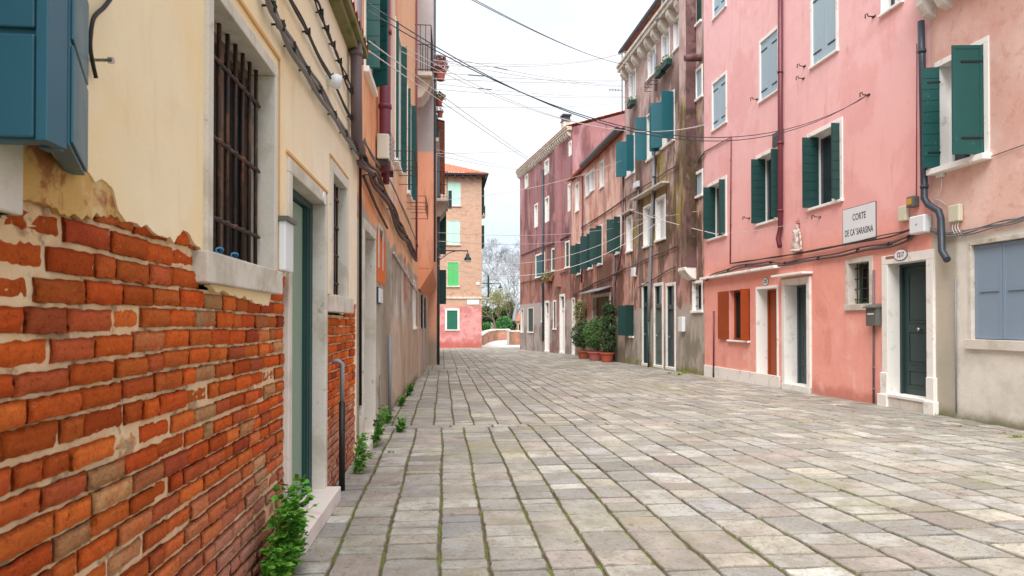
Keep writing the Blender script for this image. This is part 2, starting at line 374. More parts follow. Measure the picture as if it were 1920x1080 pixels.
        if kind == 'closed':
            mid = (s0 + s1) / 2
            b = MB(); b.box(F, s0, s1, z0, z1, oi - .02, oi - .01); b.build('pane', M['dark'], w_)
            for a, sg in ((s0 + .005, 1), (s1 - .005, -1)): leaf(w_, F, a, z0 + .01, z1 - .01, oo - rec * .3, 0, mid - s0 - .008, msh, sg, boards, straps=straps)
        if kind == 'grille': bars(w_, F, s0, s1, z0, z1, oo - rec * .45, nv, nh, m=barmat)
        for lf in leaves:
            side, ang, wd, o_h = lf[:4]; mm = lf[4] if len(lf) > 4 else msh; bd = lf[5] if len(lf) > 5 else boards
            sh = s0 + .02 if side == 'n' else s1 - .02
            if ang > 150: sh = s0 - sur * .2 if side == 'n' else s1 + sur * .2
            leaf(w_, F, sh, z0 + .012, z1 - .012, oo + o_h, ang, wd, mm, 1 if side == 'n' else -1, bd, straps=straps)
        return w_, r
    def door(H, xl, xr, yt, yb, sur=.12, st=None, rec=.2, proud=.03, m=None, name='doorway', panels=True, thr=(.12, .06), rect=None, top=True, knob='f', frame=None, transom=0, label=None, lab_leaf=None, boards=None, thrm=None, bevel=.008):
        F = H.F; r = rect or F.rect(xl, xr, yt, yb); s0, s1, z0, z1 = r; oo = H.o; st = st or M['stone']; e = .012 if sur else 0; se = max(0, sur - e)
        zg = H.z0((s0 + s1) / 2); H.holes.append((s0 - se, s1 + se, zg - .3, z1 + (se if top and sur else 0), rec + .08))
        b = MB()
        if sur: b.box(F, s0 - sur, s0, zg - .3, z1, oo - rec - .04, oo + proud); b.box(F, s1, s1 + sur, zg - .3, z1, oo - rec - .04, oo + proud)
        if sur and top: b.box(F, s0 - sur, s1 + sur, z1, z1 + sur, oo - rec - .04, oo + proud)
        if not sur: b.box(F, s0 + .001, s1 - .001, z1 - .05, z1, oo - rec - .03, oo - rec + .02)
        dw = b.build(name, st, H.e, bevel=bevel)
        if label: dw['label'] = label
        b = MB(); b.box(F, s0 - (sur if thr[1] > proud else 0), s1 + (sur if thr[1] > proud else 0), z0 - thr[0], z0, oo - rec - .06, oo + thr[1]); b.build('threshold', thrm or st, dw, bevel=.008)
        if z0 - thr[0] > zg + .02: b = MB(); b.box(F, s0, s1, zg - .3, z0 - thr[0], oo - rec - .06, oo + thr[1] - .02); b.build('step_riser', M['stone_old'], dw)
        oi = oo - rec; fm = frame or m; b = MB(); t = .06; zt = z1
        if transom:
            zt = z1 - transom; b.box(F, s0, s1, zt - .05, zt + .05, oi - .01, oi + .06)
            g = MB(); g.box(F, s0, s1, zt + .05, z1, oi - .03, oi - .02); g.build('transom_pane', M['glass'], dw)
            zt -= .05
        for a, c_, e_, g in ((s0, s0 + t, z0, z1), (s1 - t, s1, z0, z1), (s0 + t, s1 - t, zt - t, zt)): b.box(F, a, c_, e_, g, oi - .005, oi + .055)
        b.build('door_frame', fm, dw, bevel=.004)
        b = MB(); a, c_ = s0 + t, s1 - t; b.box(F, a, c_, z0, zt - t, oi - .04, oi)
        if boards == 'v':
            n = 5; h = (c_ - a) / n
            for k in range(n): b.box(F, a + k * h + .004, a + (k + 1) * h - .004, z0 + .01, zt - t - .01, oi + .0005, oi + .012)
        elif boards == 'double':
            md = (a + c_) / 2
            for u, v in ((a + .01, md - .006), (md + .006, c_ - .01)):
                b.box(F, u, v, z0 + .01, zt - t - .01, oi + .0005, oi + .016)
        elif panels:
            H_ = zt - t - z0; w = c_ - a
            for f0, f1 in ((.06, .20), (.24, .50), (.56, .95)):
                for k, (i1, i2, oo_) in enumerate(((.10, .13, .014), )):
                    u0, u1, v0, v1 = a + w * .13, c_ - w * .13, z0 + H_ * f0, z0 + H_ * f1
                    for q in ((u0, u1, v0, v0 + .03), (u0, u1, v1 - .03, v1), (u0, u0 + .03, v0 + .03, v1 - .03), (u1 - .03, u1, v0 + .03, v1 - .03)): b.box(F, *q, oi + .0005, oi + .016)
                    b.box(F, u0 + .06, u1 - .06, v0 + .06, v1 - .06, oi + .0005, oi + .011)
        lf = b.build('door_leaf', m, dw, bevel=.004)
        if lab_leaf: lf['label'] = lab_leaf
        if knob:
            sk = s1 - t - .12 if knob == 'f' else (s0 + t + .12 if knob == 'n' else (s0 + s1) / 2); zk = z0 + (zt - z0) * .5; b = MB()
            c = F.pt(sk, zk, oi); b.tube([c, F.pt(sk, zk, oi + .03), F.pt(sk, zk, oi + .05), F.pt(sk, zk, oi + .07), F.pt(sk, zk, oi + .08)], [.03, .012, .03, .034, .014], 10); b.build('knob', M['brass'], lf, smooth=True)
        return dw, r
def pipe(parent, F, pts, r, m, name='downpipe', collars=(), o=.07, px=True, label=None):
    P = []
    for q in pts:
        oo = q[2] if len(q) > 2 else o; s, z = F.at(q[0], q[1], oo) if px else (q[0], q[1]); P.append(F.pt(s, z, oo))
    b = MB(); b.tube(P, r, 12)
    for (x, y) in collars:
        s, z = F.at(x, y, o); c = F.pt(s, z, o); b.tube([c - Vector((0, 0, .03)), c + Vector((0, 0, .03))], r * 1.18, 12)
    x = b.build(name, m, parent, smooth=False)
    for p in x.data.polygons: p.use_smooth = len(p.vertices) == 4
    if label: x['label'] = label
    return x
def smooth_path(P, k=6):
    out = []
    n = len(P)
    for i in range(n - 1):
        a, b, c, d = P[max(i - 1, 0)], P[i], P[i + 1], P[min(i + 2, n - 1)]
        for j in range(k):
            t = j / k; out.append(.5 * ((2 * b) + (c - a) * t + (2 * a - 5 * b + 4 * c - d) * t * t + (3 * b - a - 3 * c + d) * t ** 3))
    out.append(P[-1]); return out
def wallcable(F, pts, r, m, label, o=.05, strands=1, wob=.01, clamps=0, group=None, name='cable', o2=None):
    P = []
    for i, q in enumerate(pts):
        oo = q[2] if len(q) > 2 else o; s, z = F.at(q[0], q[1], oo); P.append(F.pt(s, z, oo))
    P = smooth_path(P, 10); b = MB(); rnd = random.Random(len(label) * 7 + len(pts))
    for k in range(strands):
        ph = rnd.random() * 6; q = []
        for i, p in enumerate(P):
            a = i * .35 + ph + k * 2.1
            q.append(p + Vector((0, 0, 1)) * (math.sin(a) * wob + (k - (strands - 1) / 2) * r * 1.3 + math.sin(i * .11 + k * 3) * wob * 1.5) + F.n * (math.cos(a) * wob * .6))
        b.tube(q, r * (1 if k == 0 else .7), 6)
    o_ = b.build(name, m, None, smooth=True)
    tag(o_, label, 'cable', group)
    if clamps:
        n = clamps
        for k in range(n):
            c = MB(); p = P[int((k + .5) / n * (len(P) - 1))]; c.tube([p - F.n * (o if o else .05), p - F.n * .01, p + F.n * .02 + Vector((0, 0, .03)), p + F.n * .02 + Vector((0, 0, -.04))], .008, 5)
            c.tube([p + (P[min(len(P) - 1, int((k + .5) / n * (len(P) - 1)) + 1)] - p).normalized() * t for t in (-.012, .012)], r * 1.5 + .006, 8)
            c.build('clamp', M['black_iron'], o_)
    return o_
def tile_roof(parent, F, s0, s1, ze, over, run, rise, tilt_s=0, m=None, name='roof', pitch=.21, thick=.05):
    b = MB(); n = int((s1 - s0) / pitch * 6); ns = max(3, int(run / .4)); rows = []
    for j in range(ns + 1):
        for half in (0, 1):
            if j == ns and half: break
            t = min(1, (j + half * .96) / ns) ; o = over - (over + run) * t; z = ze + rise * t - (.018 if half else 0) + .018
            rows.append([F.pt(s0 + (s1 - s0) * i / n, z + .035 * math.sin(i / 6 * 2 * math.pi) + random.uniform(-.004, .004), o) for i in range(n + 1)])
    k = n + 1; vs = [p for r_ in rows for p in r_]; b.add(vs, [(j * k + i, j * k + i + 1, (j + 1) * k + i + 1, (j + 1) * k + i) for j in range(len(rows) - 1) for i in range(n)])
    b.add([F.pt(s0, ze - thick, over - .02), F.pt(s1, ze - thick, over - .02), F.pt(s1, ze - thick + rise, -run), F.pt(s0, ze - thick + rise, -run)], [(0, 1, 2, 3)])
    b.add([F.pt(s0, ze - thick, over - .02), F.pt(s1, ze - thick, over - .02), F.pt(s1, ze, over - .02), F.pt(s0, ze, over - .02)], [(0, 1, 2, 3)])
    return b.build(name, m or M['tile'], parent, smooth=False)
def cornice(parent, F, s0, s1, z, m, n, out=.28, h=.28, o=0.0, name='cornice', bw=.16):
    b = MB(); b.box(F, s0, s1, z, z + h * .35, o - .02, o + out); b.box(F, s0, s1, z + h * .35 + .002, z + h * .6, o - .02, o + out + .06)
    c = b.build(name, m, parent, bevel=.01); g = (s1 - s0) / n
    for k in range(n):
        b = MB(); s = s0 + g * (k + .5); q = [F.pt(s, z - .001, o + out * .9), F.pt(s, z - h * .4, o + out * .85), F.pt(s, z - h * .75, o + out * .45), F.pt(s, z - h * .95, o)]
        pr = [(o, z - h), (o + out * .5, z - h * .85), (o + out * .88, z - h * .45), (o + out * .9, z - .001), (o, z - .001)]
        vs = [F.pt(s - bw / 2, zz, oo) for oo, zz in pr] + [F.pt(s + bw / 2, zz, oo) for oo, zz in pr]
        b.add(vs, [(4, 3, 2, 1, 0), (5, 6, 7, 8, 9)] + [(i, (i + 1) % 5, 5 + (i + 1) % 5, 5 + i) for i in range(5)])
        b.build('corbel', m, c)
    return c
def text(F, txt, s, z, o, h, m, parent, wscale=1.0, flip=1, name='lettering', thick=0.0, space=1.0):
    cu = bpy.data.curves.new(name, 'FONT'); cu.body = txt; cu.size = h; cu.align_x = 'CENTER'; cu.align_y = 'CENTER'; cu.extrude = .002; cu.offset = thick; cu.space_character = space; cu.resolution_u = 3
    t = bpy.data.objects.new(name + '_tmp', cu); C.objects.link(t); dg = bpy.context.evaluated_depsgraph_get(); me = bpy.data.meshes.new_from_object(t.evaluated_get(dg))
    base = parent_world(parent); x = F.d * flip
    for v in me.vertices: p = F.pt(s, z, o) + x * v.co.x * wscale + Vector((0, 0, v.co.y)) + F.n * v.co.z; v.co = p - base
    bpy.data.objects.remove(t); bpy.data.curves.remove(cu); me.materials.clear(); me.materials.append(m)
    ob = bpy.data.objects.new(name, me); C.objects.link(ob); ob.parent = parent; return ob
def thing_box(F, xl, xr, yt, yb, o0, o1, m, name, label, cat, bevel=.012, extra=None, rect=None, group=None):
    s0, s1, z0, z1 = rect or F.rect(xl, xr, yt, yb); b = MB(); b.box(F, s0, s1, z0, z1, o0, o1); c = F.pt((s0 + s1) / 2, z0, (o0 + o1) / 2)
    ob = b.build(name, m, None, bevel=bevel, loc=c); tag(ob, label, cat, group); return ob, (s0, s1, z0, z1)

# ================================================================ THE SETTING
ga, gb = ground_at(610, 935), ground_at(742, 760)
ld = (gb - ga); lx = lambda y: ga.x + ld.x / ld.y * (y - ga.y)
FL = Frame((lx(0), 0), (lx(20), 20), True)
g1 = ground_at(1745, 775); g2 = ground_at(1320, 705)
kR = (g2.x - g1.x) / (g2.y - g1.y); kR = max(-.01, min(.01, kR))
FR = Frame((g1.x - kR * g1.y, 0), (g1.x + kR * (22 - g1.y), 22), False)
pB = FR.pt(FR.s(1321), 0)
def chain(p, px, Y): q = up(px, 600, Y); return Vector((q.x, q.y, 0))
pC = chain(pB, 1172, 30.5); pD = chain(pC, 1072, 42); pE = chain(pD, 975, 55)
FR3 = Frame(pB, pC, False); FR4 = Frame(pC, pD, False); FR5 = Frame(pD, pE, False)
print('left', ga, gb, 'right', g1, g2, 'chain', pB, pC, pD, pE)

# ---- ground and paving
def slabmat():
    s = NT('paving_stone'); c = s.attr()
    n1 = s.noise(3.5, det=8, ro=.7, off=2); n2 = s.noise(26, det=6, ro=.75, off=4); n3 = s.noise(1.1, det=5, off=7)
    c = s.mix(s.m2('MULTIPLY', s.ss(n1, .42, .62), .75), c, L((128, 120, 110))); c = s.mix(s.m2('MULTIPLY', s.ss(n3, .5, .7), .35), c, L((190, 182, 166)))
    c = s.mix(s.m2('MULTIPLY', s.ss(n2, .53, .63), .6), c, L((88, 82, 76)))
    c = s.mix(s.m2('MULTIPLY', s.ss(s.noise(2.2, det=6, ro=.7, off=11), .63, .69), .8), c, L((84, 72, 68)))
    c = s.mix(s.m2('MULTIPLY', s.ss(s.noise(60, det=3, ro=.8, off=14), .5, .75), .22), c, L((235, 230, 220)))
    c = s.mix(s.m2('MULTIPLY', s.ss(s.noise(.5, det=7, ro=.7, off=21), .52, .64), .45), c, L((128, 124, 92)))
    c = s.mix(s.m2('MULTIPLY', s.ss(s.noise(.35, (1, .6, 1), 8, .75, off=31), .50, .62), .38), c, L((112, 108, 98)))
    h = s.m2('ADD', s.m2('MULTIPLY', s.noise(22, det=8, ro=.8, off=4), .9), s.m2('MULTIPLY', n1, 1.2))
    return s.fin(c, s.m2('SUBTRACT', .86, s.m2('MULTIPLY', n3, .35)), s.bump(h, .6, .012), .35)
def jointmat():
    s = NT('joint_moss_and_dirt'); n = s.noise(2.0, det=6, ro=.7); f = s.noise(60, det=4, ro=.7, off=3)
    c = s.mix(f, L((74, 66, 52)), L((118, 106, 84))); g = s.mix(f, L((72, 86, 36)), L((132, 142, 62)))
    near = s.ss(s.sep.outputs[1], 34, 6)
    c = s.mix(s.m2('MULTIPLY', s.ss(s.m2('ADD', n, s.m2('MULTIPLY', near, .04)), .50, .58), .9), c, g)
    return s.fin(c, .95, s.bump(f, .8, .02), .1)
M['slab'] = slabmat(); M['joint'] = jointmat()
b = MB()
xs = [-400, -60, -8, -1.6, 0, 2, 4, 6, 8, 10, 16, 60, 400]; ys = [-60, -8, 0, 4, 8, 12, 16, 24, 32, 40, 50, 60, 72, 90, 140, 400, 1500]
k = len(xs); b.add([(x, y, gz(min(y, 90)) - .020) for y in ys for x in xs], [(j * k + i, j * k + i + 1, (j + 1) * k + i + 1, (j + 1) * k + i) for j in range(len(ys) - 1) for i in range(k - 1)])
tag(b.build('ground', M['joint']), kind='structure')
rnd = random.Random(11)
SC = [((186, 181, 170), 5), ((196, 190, 177), 4), ((178, 174, 166), 4), ((202, 192, 170), 1.8), ((184, 166, 157), 2.4), ((206, 201, 190), 3), ((166, 163, 158), 2), ((180, 178, 176), 1.6), ((194, 178, 164), 1.4)]
def slabcol():
    t = rnd.random() * sum(x[1] for x in SC)
    for c, wg in SC:
        t -= wg
        if t <= 0: break
    f = rnd.uniform(.86, 1.08); g_ = sum(c) / 3; return tuple(L(tuple(min(255, (g_ + (v - g_) * .75) * f * .84) for v in c))[:3])
def sm(x, a, b): t = max(0, min(1, (x - a) / (b - a))); return t * t * (3 - 2 * t)
def warp(x0, y):
    k = -.115 * sm(x0, .6, 5.5) - .05 * sm(x0, 4, 9); yy = min(max(y, 1.0), 14.0)
    return x0 + k * (yy - 10.8) * 1.0 + .006 * math.sin(y * .9 + x0 * 1.7) + .006 * math.sin(y * 2.3 + x0 * 4)
b = MB()
def slab(x0, x1, y0, y1, det):
    gp = rnd.uniform(.004, .010); 
    dz = rnd.uniform(-.006, .004); tx, ty = rnd.uniform(-.006, .006), rnd.uniform(-.005, .005); n = 4 if det else 1; P = []
    cs = [(x0 + gp, y0 + gp), (x1 - gp, y0 + gp), (x1 - gp, y1 - gp), (x0 + gp, y1 - gp)]
    for i in range(4):
        a, c = cs[i], cs[(i + 1) % 4]
        for j in range(n):
            t = j / n; px, py = a[0] + (c[0] - a[0]) * t, a[1] + (c[1] - a[1]) * t
            if det:
                if j == 0: cx, cy = (x0 + x1) / 2, (y0 + y1) / 2; ff = rnd.uniform(.01, .05); px += (cx - px) * ff; py += (cy - py) * ff
                px += rnd.uniform(-.005, .005); py += rnd.uniform(-.008, .008)
            P.append((px, py))
    mx_, my_ = (x0 + x1) / 2, (y0 + y1) / 2; c = slabcol(); W_ = x1 - x0; H_ = y1 - y0
    def V(p, ins, z):
        ix = (mx_ - p[0]) / (W_ / 2) * ins; iy = (my_ - p[1]) / (H_ / 2) * ins; x, y = p[0] + ix, p[1] + iy
        return (warp(x, y), y, gz(y) + z + dz * .7 + tx * (p[0] - mx_) / W_ + ty * (p[1] - my_) / H_)
    rings = [[V(p, 0, -.030) for p in P], [V(p, .003, -.007) for p in P]] + ([[V(p, .011, 0) for p in P]] if det else [[V(p, .01, 0) for p in P]])
    m = len(P); vs = [v for r in rings for v in r]
    b.add(vs, [(i * m + j, i * m + (j + 1) % m, (i + 1) * m + (j + 1) % m, (i + 1) * m + j) for i in range(2) for j in range(m)] + [tuple(2 * m + j for j in range(m))], c)
    for q_ in range(len(b.c) - 2 * m - 1, len(b.c) - 1): b.c[q_] = (c[0] * .5, c[1] * .49, c[2] * .42)
def zone(ya, yb, xa, xb, wlo, whi, llo, lhi):
    x = xa
    while x < xb:
        w_ = rnd.uniform(wlo, whi); y = ya - rnd.uniform(0, .3) if ya < 2 else ya
        while y < yb - .01:
            l = rnd.choice([rnd.uniform(llo, lhi), rnd.uniform(llo, lhi), rnd.uniform(lhi, lhi * 1.5)]); y2 = min(yb, y + l)
            if yb - y2 < llo * .7: y2 = yb
            slab(x, x + w_, y, y2, y < 20); y = y2
        x += w_
zone(1.2, 10.55, -1.75, 10.6, .31, .40, .15, .36)
x = -1.6
while x < 9.8: l = rnd.uniform(.4, .8); slab(x, x + l, 10.555, 10.80, True); x += l
zone(10.8, 26, -1.5, 10.4, .30, .42, .2, .48)
zone(26, 62, -1.3, 9.6, .38, .5, .5, 1.0)
tag(b.build('pavement', M['slab']), kind='structure')
s = NT('pale_far_paving'); col = s.mix(s.noise(.3, det=5), L((196, 194, 188)), L((222, 220, 214)))
b = MB(); b.quad(Vector((-30, 62, gz(62) + .003)), Vector((60, 62, gz(62) + .003)), Vector((60, 84, gz(84) + .003)), Vector((-30, 84, gz(84) + .003)))
tag(b.build('quay_paving', s.fin(col, .8)), kind='structure')

# ================================================================ LEFT ROW
# ---- cream house with exposed brick
def polyz(F, P):
    Q = sorted(F.at(px, py) for px, py in P)
    def f(s):
        if s <= Q[0][0]: return Q[0][1]
        for (a, za), (c, zc) in zip(Q, Q[1:]):
            if s <= c: return za + (zc - za) * (s - a) / max(1e-6, c - a)
        return Q[-1][1]
    return f
sE = FL.s(667)
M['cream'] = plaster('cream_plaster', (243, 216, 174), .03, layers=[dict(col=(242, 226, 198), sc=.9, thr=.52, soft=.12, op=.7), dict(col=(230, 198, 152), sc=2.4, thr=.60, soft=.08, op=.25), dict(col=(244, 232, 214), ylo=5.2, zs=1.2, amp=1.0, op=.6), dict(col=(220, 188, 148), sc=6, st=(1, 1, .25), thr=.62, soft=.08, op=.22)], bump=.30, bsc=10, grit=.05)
M['ochre'] = plaster('ochre_undercoat', (206, 164, 102), .10, layers=[dict(col=(150, 84, 56), sc=7, thr=.56, soft=.05, op=.8), dict(col=(226, 196, 150), sc=4, thr=.56, soft=.06, op=.7)], bump=.8, bsc=22)
M['mortar'] = plaster('lime_mortar', (226, 192, 152), .12, layers=[dict(col=(232, 206, 174), sc=5, thr=.54, soft=.08, op=.6), dict(col=(134, 100, 76), sc=7, thr=.58, soft=.05, op=.7)], bump=1.0, bsc=30)
h1 = House('cream_house', 'cream plastered house with a crumbling bare red brick lower wall', 'house', FL, -1.5, sE, 5.0, deep=6, base=0)
h1.o = .012
zj = polyz(FL, [(-300, 60), (-80, 200), (60, 265), (140, 318), (160, 330), (190, 338), (205, 352), (216, 392), (232, 418), (262, 424), (300, 442), (322, 452), (338, 428), (350, 438), (372, 476), (392, 540), (500, 575), (512, 516), (533, 522), (612, 548), (640, 590), (664, 570)])
def zb1(s): return zj(s) + .026 * (noise.noise(Vector((s * 9, 3, 1)))) + .014 * noise.noise(Vector((s * 24, 1, 7))) + .003 * noise.noise(Vector((s * 90, 1, 3)))
W1 = FL.rect(386, 505, 100, 478); zS = FL.at(388, 474)[1]; zT = FL.at(503, 137)[1]
w1, _ = h1.window(0, 0, 0, 0, rect=(W1[0], W1[1], zS, zT), sur=.075, rec=.20, proud=.022, kind='glass', sill=(.15, .05, .02), st=M['stone_old'], pane=M['dark'], frame=M['old_wood'], mullion=True, label='large barred window in the near cream wall')
bars(w1, FL, W1[0] + .02, W1[1] - .02, zS, zT, .012 - .075, 8, 3, r=.012, r2=.012)
d0, d1 = FL.s(540), FL.s(604); dzb = FL.at(584, 930, -.2)[1]; dzt = FL.at(570, 353)[1]
D1, _ = h1.door(0, 0, 0, 0, rect=(d0, d1, .13, dzt), sur=.10, rec=.15, proud=.02, st=M['stone_old'], m=M['pale_green'], frame=M['teal_dark'], panels=False, boards='double', thr=(.13, .14), thrm=M['pinkstone'], knob='n', label='doorway of the cream house with a pink marble step')
b = MB(); b.box(FL, d1 - .20, d1 - .065, .14, dzt - .065, -.13, -.085); b.box(FL, d1 - .235, d1 - .21, .14, dzt - .065, -.13, -.10); b.box(FL, d1 - .15, d1 - .12, .15, dzt - .07, -.0845, -.075); b.build('side_post', M['teal_dark'], D1)
b = MB(); b.tube([FL.pt(FL.s(600), FL.at(601, 372)[1], .02 + .012), FL.pt(FL.s(600), FL.at(601, 372)[1], .012 + .03)], .055, 20); o = b.build('number_plate', M['box_white'], D1)
W2 = FL.rect(619, 645, 330, 555); w2, _ = h1.window(0, 0, 0, 0, rect=(W2[0], W2[1], FL.at(630, 556)[1], FL.at(632, 338)[1]), sur=.11, rec=.2, proud=.02, kind='glass', sill=(.16, .03, .05), st=M['stone_old'], pane=M['dark'], frame=M['teal_dark'], label='narrow barred window between the doorway and the orange house')
bars(w2, FL, W2[0] + .02, W2[1] - .02, FL.at(630, 556)[1], FL.at(632, 338)[1], -.06, 5, 4, r=.012)
sj = FL.s(20); h1.window(0, 0, 0, 0, rect=(sj - 1.2, sj - .13, FL.at(10, 402)[1], 3.3), sur=.13, rec=.2, proud=.02, kind='glass', sill=None, st=M['stone_old'], label='stone framed window under the blue shutter')
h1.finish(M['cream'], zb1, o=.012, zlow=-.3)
# raised plaster band round window and door heads
b = MB()
for (a, c, z0_, z1_) in ((W1[0] - .15, W1[1] + .16, zT + .155, zT + .175), (d0 - .13, d1 + .13, dzt + .125, dzt + .145), (W2[0] - .13, W2[1] + .13, FL.at(632, 338)[1] + .13, FL.at(632, 338)[1] + .15)):
    b.box(FL, a, c, z0_, z1_, .005, .026); b.box(FL, c - .018, c, zS if a < d0 - .5 else 1.9, z0_ - .001, .005, .024)
b.build('plaster_moulding', plaster('moulding_plaster', (214, 168, 112), .05), h1.e)
# ochre undercoat patch
zo = polyz(FL, [(18, 400), (30, 368), (75, 372), (110, 392), (150, 402), (180, 400), (205, 398), (222, 408)])
b = MB(); a, e = FL.s(19), FL.s(236); n = 90
for i in range(n):
    u, v = a + (e - a) * i / n, a + (e - a) * (i + 1) / n; f = lambda s: zo(s) + .02 * noise.noise(Vector((s * 30, 5, 2))) - .01
    g = lambda s: .004 + .006 * noise.noise(Vector((s * 12, 8, 1)))
    b.quad(FL.pt(u, f(u), g(u)), FL.pt(v, f(v), g(v)), FL.pt(v, zb1(v) + .1, .008), FL.pt(u, zb1(u) + .1, .008)); b.quad(FL.pt(u, f(u), -.02), FL.pt(v, f(v), -.02), FL.pt(v, f(v), g(v)), FL.pt(u, f(u), g(u)))
b.build('undercoat_patch', M['ochre'], h1.e)
# mortar bed
def cut_intervals(s0, s1, z0, z1, holes):
    iv = [(s0, s1)]
    for h in holes:
        if h[2] < z1 and h[3] > z0:
            nv = []
            for a, c in iv:
                if h[1] <= a or h[0] >= c: nv.append((a, c)); continue
                if h[0] > a: nv.append((a, h[0]))
                if h[1] < c: nv.append((h[1], c))
            iv = nv
    return iv
b = MB(); dzv = .04
zz = -.12
while zz < 2.6:
    for a, c in cut_intervals(-1.3, sE, zz, zz + dzv, h1.holes):
        n = max(1, int((c - a) / .04))
        for i in range(n):
            u, v = a + (c - a) * i / n, a + (c - a) * (i + 1) / n
            if u < .7 and zz > 2.4: continue
            f = lambda s, z: -.019 + .006 * noise.noise(Vector((s * 7, z * 9, 4))) + .006 * noise.noise(Vector((s * 30, z * 30, 9)))
            if zz > max(zb1(u), zb1(v)) + .12: continue
            b.quad(FL.pt(u, zz, f(u, zz)), FL.pt(v, zz, f(v, zz)), FL.pt(v, zz + dzv, f(v, zz + dzv)), FL.pt(u, zz + dzv, f(u, zz + dzv)))
    zz += dzv
b.build('mortar', M['mortar'], h1.e, smooth=True)
def brickmat():
    s = NT('old_red_brick'); c = s.attr(); n = s.noise(19, det=9, ro=.8); n2 = s.noise(70, det=5, ro=.8, off=3); n3 = s.noise(5, det=6, ro=.7, off=8)
    c = s.mix(s.m2('MULTIPLY', s.ss(n, .5, .68), .5), c, L((150, 54, 24))); c = s.mix(s.m2('MULTIPLY', s.ss(n3, .52, .66), .45), c, L((226, 104, 54)))
    c = s.mix(s.m2('MULTIPLY', s.ss(n2, .55, .66), .6), c, L((70, 32, 22))); c = s.mix(s.m2('MULTIPLY', s.ss(s.noise(40, det=6, ro=.8, off=17), .60, .70), .6), c, L((226, 176, 140)))
    h = s.m2('ADD', s.m2('MULTIPLY', n2, .5), s.m2('MULTIPLY', n, 1.0))
    return s.fin(c, .95, s.bump(h, 1.0, .022), .1)
M['brick'] = brickmat()
rb = random.Random(5); b = MB()
BC = [((226, 106, 46), 6), ((216, 94, 42), 4), ((234, 120, 56), 4), ((208, 102, 62), 2), ((194, 84, 52), 1.4), ((216, 128, 80), 1.4), ((222, 158, 108), .5)]
def lay_brick(F, u, v, z0, z1, oo, col, hard=1.0):
    nx = max(4, int((v - u) / .02)); nz_ = 5; k = nx + 1; seed = rb.random() * 100; vs = []
    for j in range(nz_ + 1):
        for i in range(k):
            fx, fz = i / nx, j / nz_; s_ = u + (v - u) * fx; z_ = z0 + (z1 - z0) * fz
            e = min(min(fx, 1 - fx) * (v - u), min(fz, 1 - fz) * (z1 - z0)) ; rd = max(0, 1 - e / .009) ** 2
            q = noise.noise(Vector((s_ * 22, z_ * 30, seed))); q2 = noise.noise(Vector((s_ * 60, z_ * 60, seed + 9)))
            if rd > 0: s_ += .006 * q * rd + (.003 if fx < .5 else -.003) * rd * abs(q2) * 2; z_ += .006 * noise.noise(Vector((s_ * 25, fz * 3, seed))) * rd
            vs.append(F.pt(s_, z_, oo - .010 * rd + .006 * q * hard + .0055 * q2 * hard - .014 * max(0, q - .15) * hard))
    fs = [(j * k + i, j * k + i + 1, (j + 1) * k + i + 1, (j + 1) * k + i) for j in range(nz_) for i in range(nx)]
    bd = [i for i in range(k)] + [j * k + nx for j in range(1, nz_ + 1)] + [nz_ * k + i for i in range(nx - 1, -1, -1)] + [j * k for j in range(nz_ - 1, 0, -1)]
    c0 = len(vs); vs += [vs[i] - F.n * .03 for i in bd]; m = len(bd)
    fs += [(bd[i], bd[(i + 1) % m], c0 + (i + 1) % m, c0 + i) for i in range(m)]
    b.add(vs, fs, col)
b2 = MB(); b1 = b; z = -.09; row = 0
while z < 2.5:
    H_ = rb.uniform(.082, .093); off = rb.random() * .2
    for a, c in cut_intervals(-.2, sE - .01, z, z + H_, h1.holes):
        s_ = a + (off * .5 if a < 0 else 0)
        while s_ < c - .02:
            l = rb.choice([.27, .26, .25, .14, .28, .21]); 
            if c - s_ - l < .07: l = c - s_
            u, v = s_ + .003, s_ + l - rb.uniform(.003, .008); s_ += l
            if v - u < .03: continue
            zm = .014 * noise.noise(Vector((u * .8, row * .35, 2))) ; zu = z + zm + rb.uniform(.003, .008); zv = z + zm + H_ - rb.uniform(.007, .015)
            mid = (u + v) / 2
            if zu > zb1(mid) + .16: continue
            if noise.noise(Vector((mid * 1.3, z * 1.7, 31))) > .9: continue
            t = rb.random() * sum(x[1] for x in BC)
            for cc, wg in BC:
                t -= wg
                if t <= 0: break
            pale = max(0, min(1, (mid - 2.3) / 1.6)) * max(0, min(1, (.85 - z) / .5)); pale = min(.85, pale * rb.uniform(.7, 1.3)) + (.10 if rb.random() < .1 else 0)
            if noise.noise(Vector((mid * 2.2, z * 2.2, 77))) > .55: cc = (226, 168, 116)
            f = rb.uniform(.86, 1.1); base = [cc[i] * f * (1 - pale) + (202, 146, 128)[i] * pale for i in range(3)]
            b = b2 if u > d0 else b1; lay_brick(FL, u, v, zu, zv, rb.uniform(-.004, .006) - (.014 if rb.random() < .08 else 0), tuple(L(tuple(min(255, x) for x in base))[:3]))
    z += H_; row += 1
b1.build('brickwork', M['brick'], h1.e, smooth=True)
b2.build('brickwork', M['brick'], h1.e, smooth=True)
# eave
b = MB(); ze = FL.at(660, 62, .12)[1]; b.box(FL, -1.5, sE - .25, ze, ze + .07, -.05, .12); b.box(FL, -1.5, sE - .25, ze + .072, ze + .15, -.05, .17)
b.build('eave', plaster('mossy_eave_stone', (128, 122, 88), .12, layers=[dict(col=(92, 100, 48), sc=3, thr=.5, op=.7)], bump=.8), h1.e, bevel=.01)
tile_roof(h1.e, FL, -1.5, sE - .02, ze + .22, .16, 4, 1.3)
pipe(h1.e, FL, [(668, -60), (668, 160), (669, 262), (676, 282)], .062, M['copper_pipe'], o=.10, collars=[(668, 100)], label='brown downpipe at the corner of the cream house')

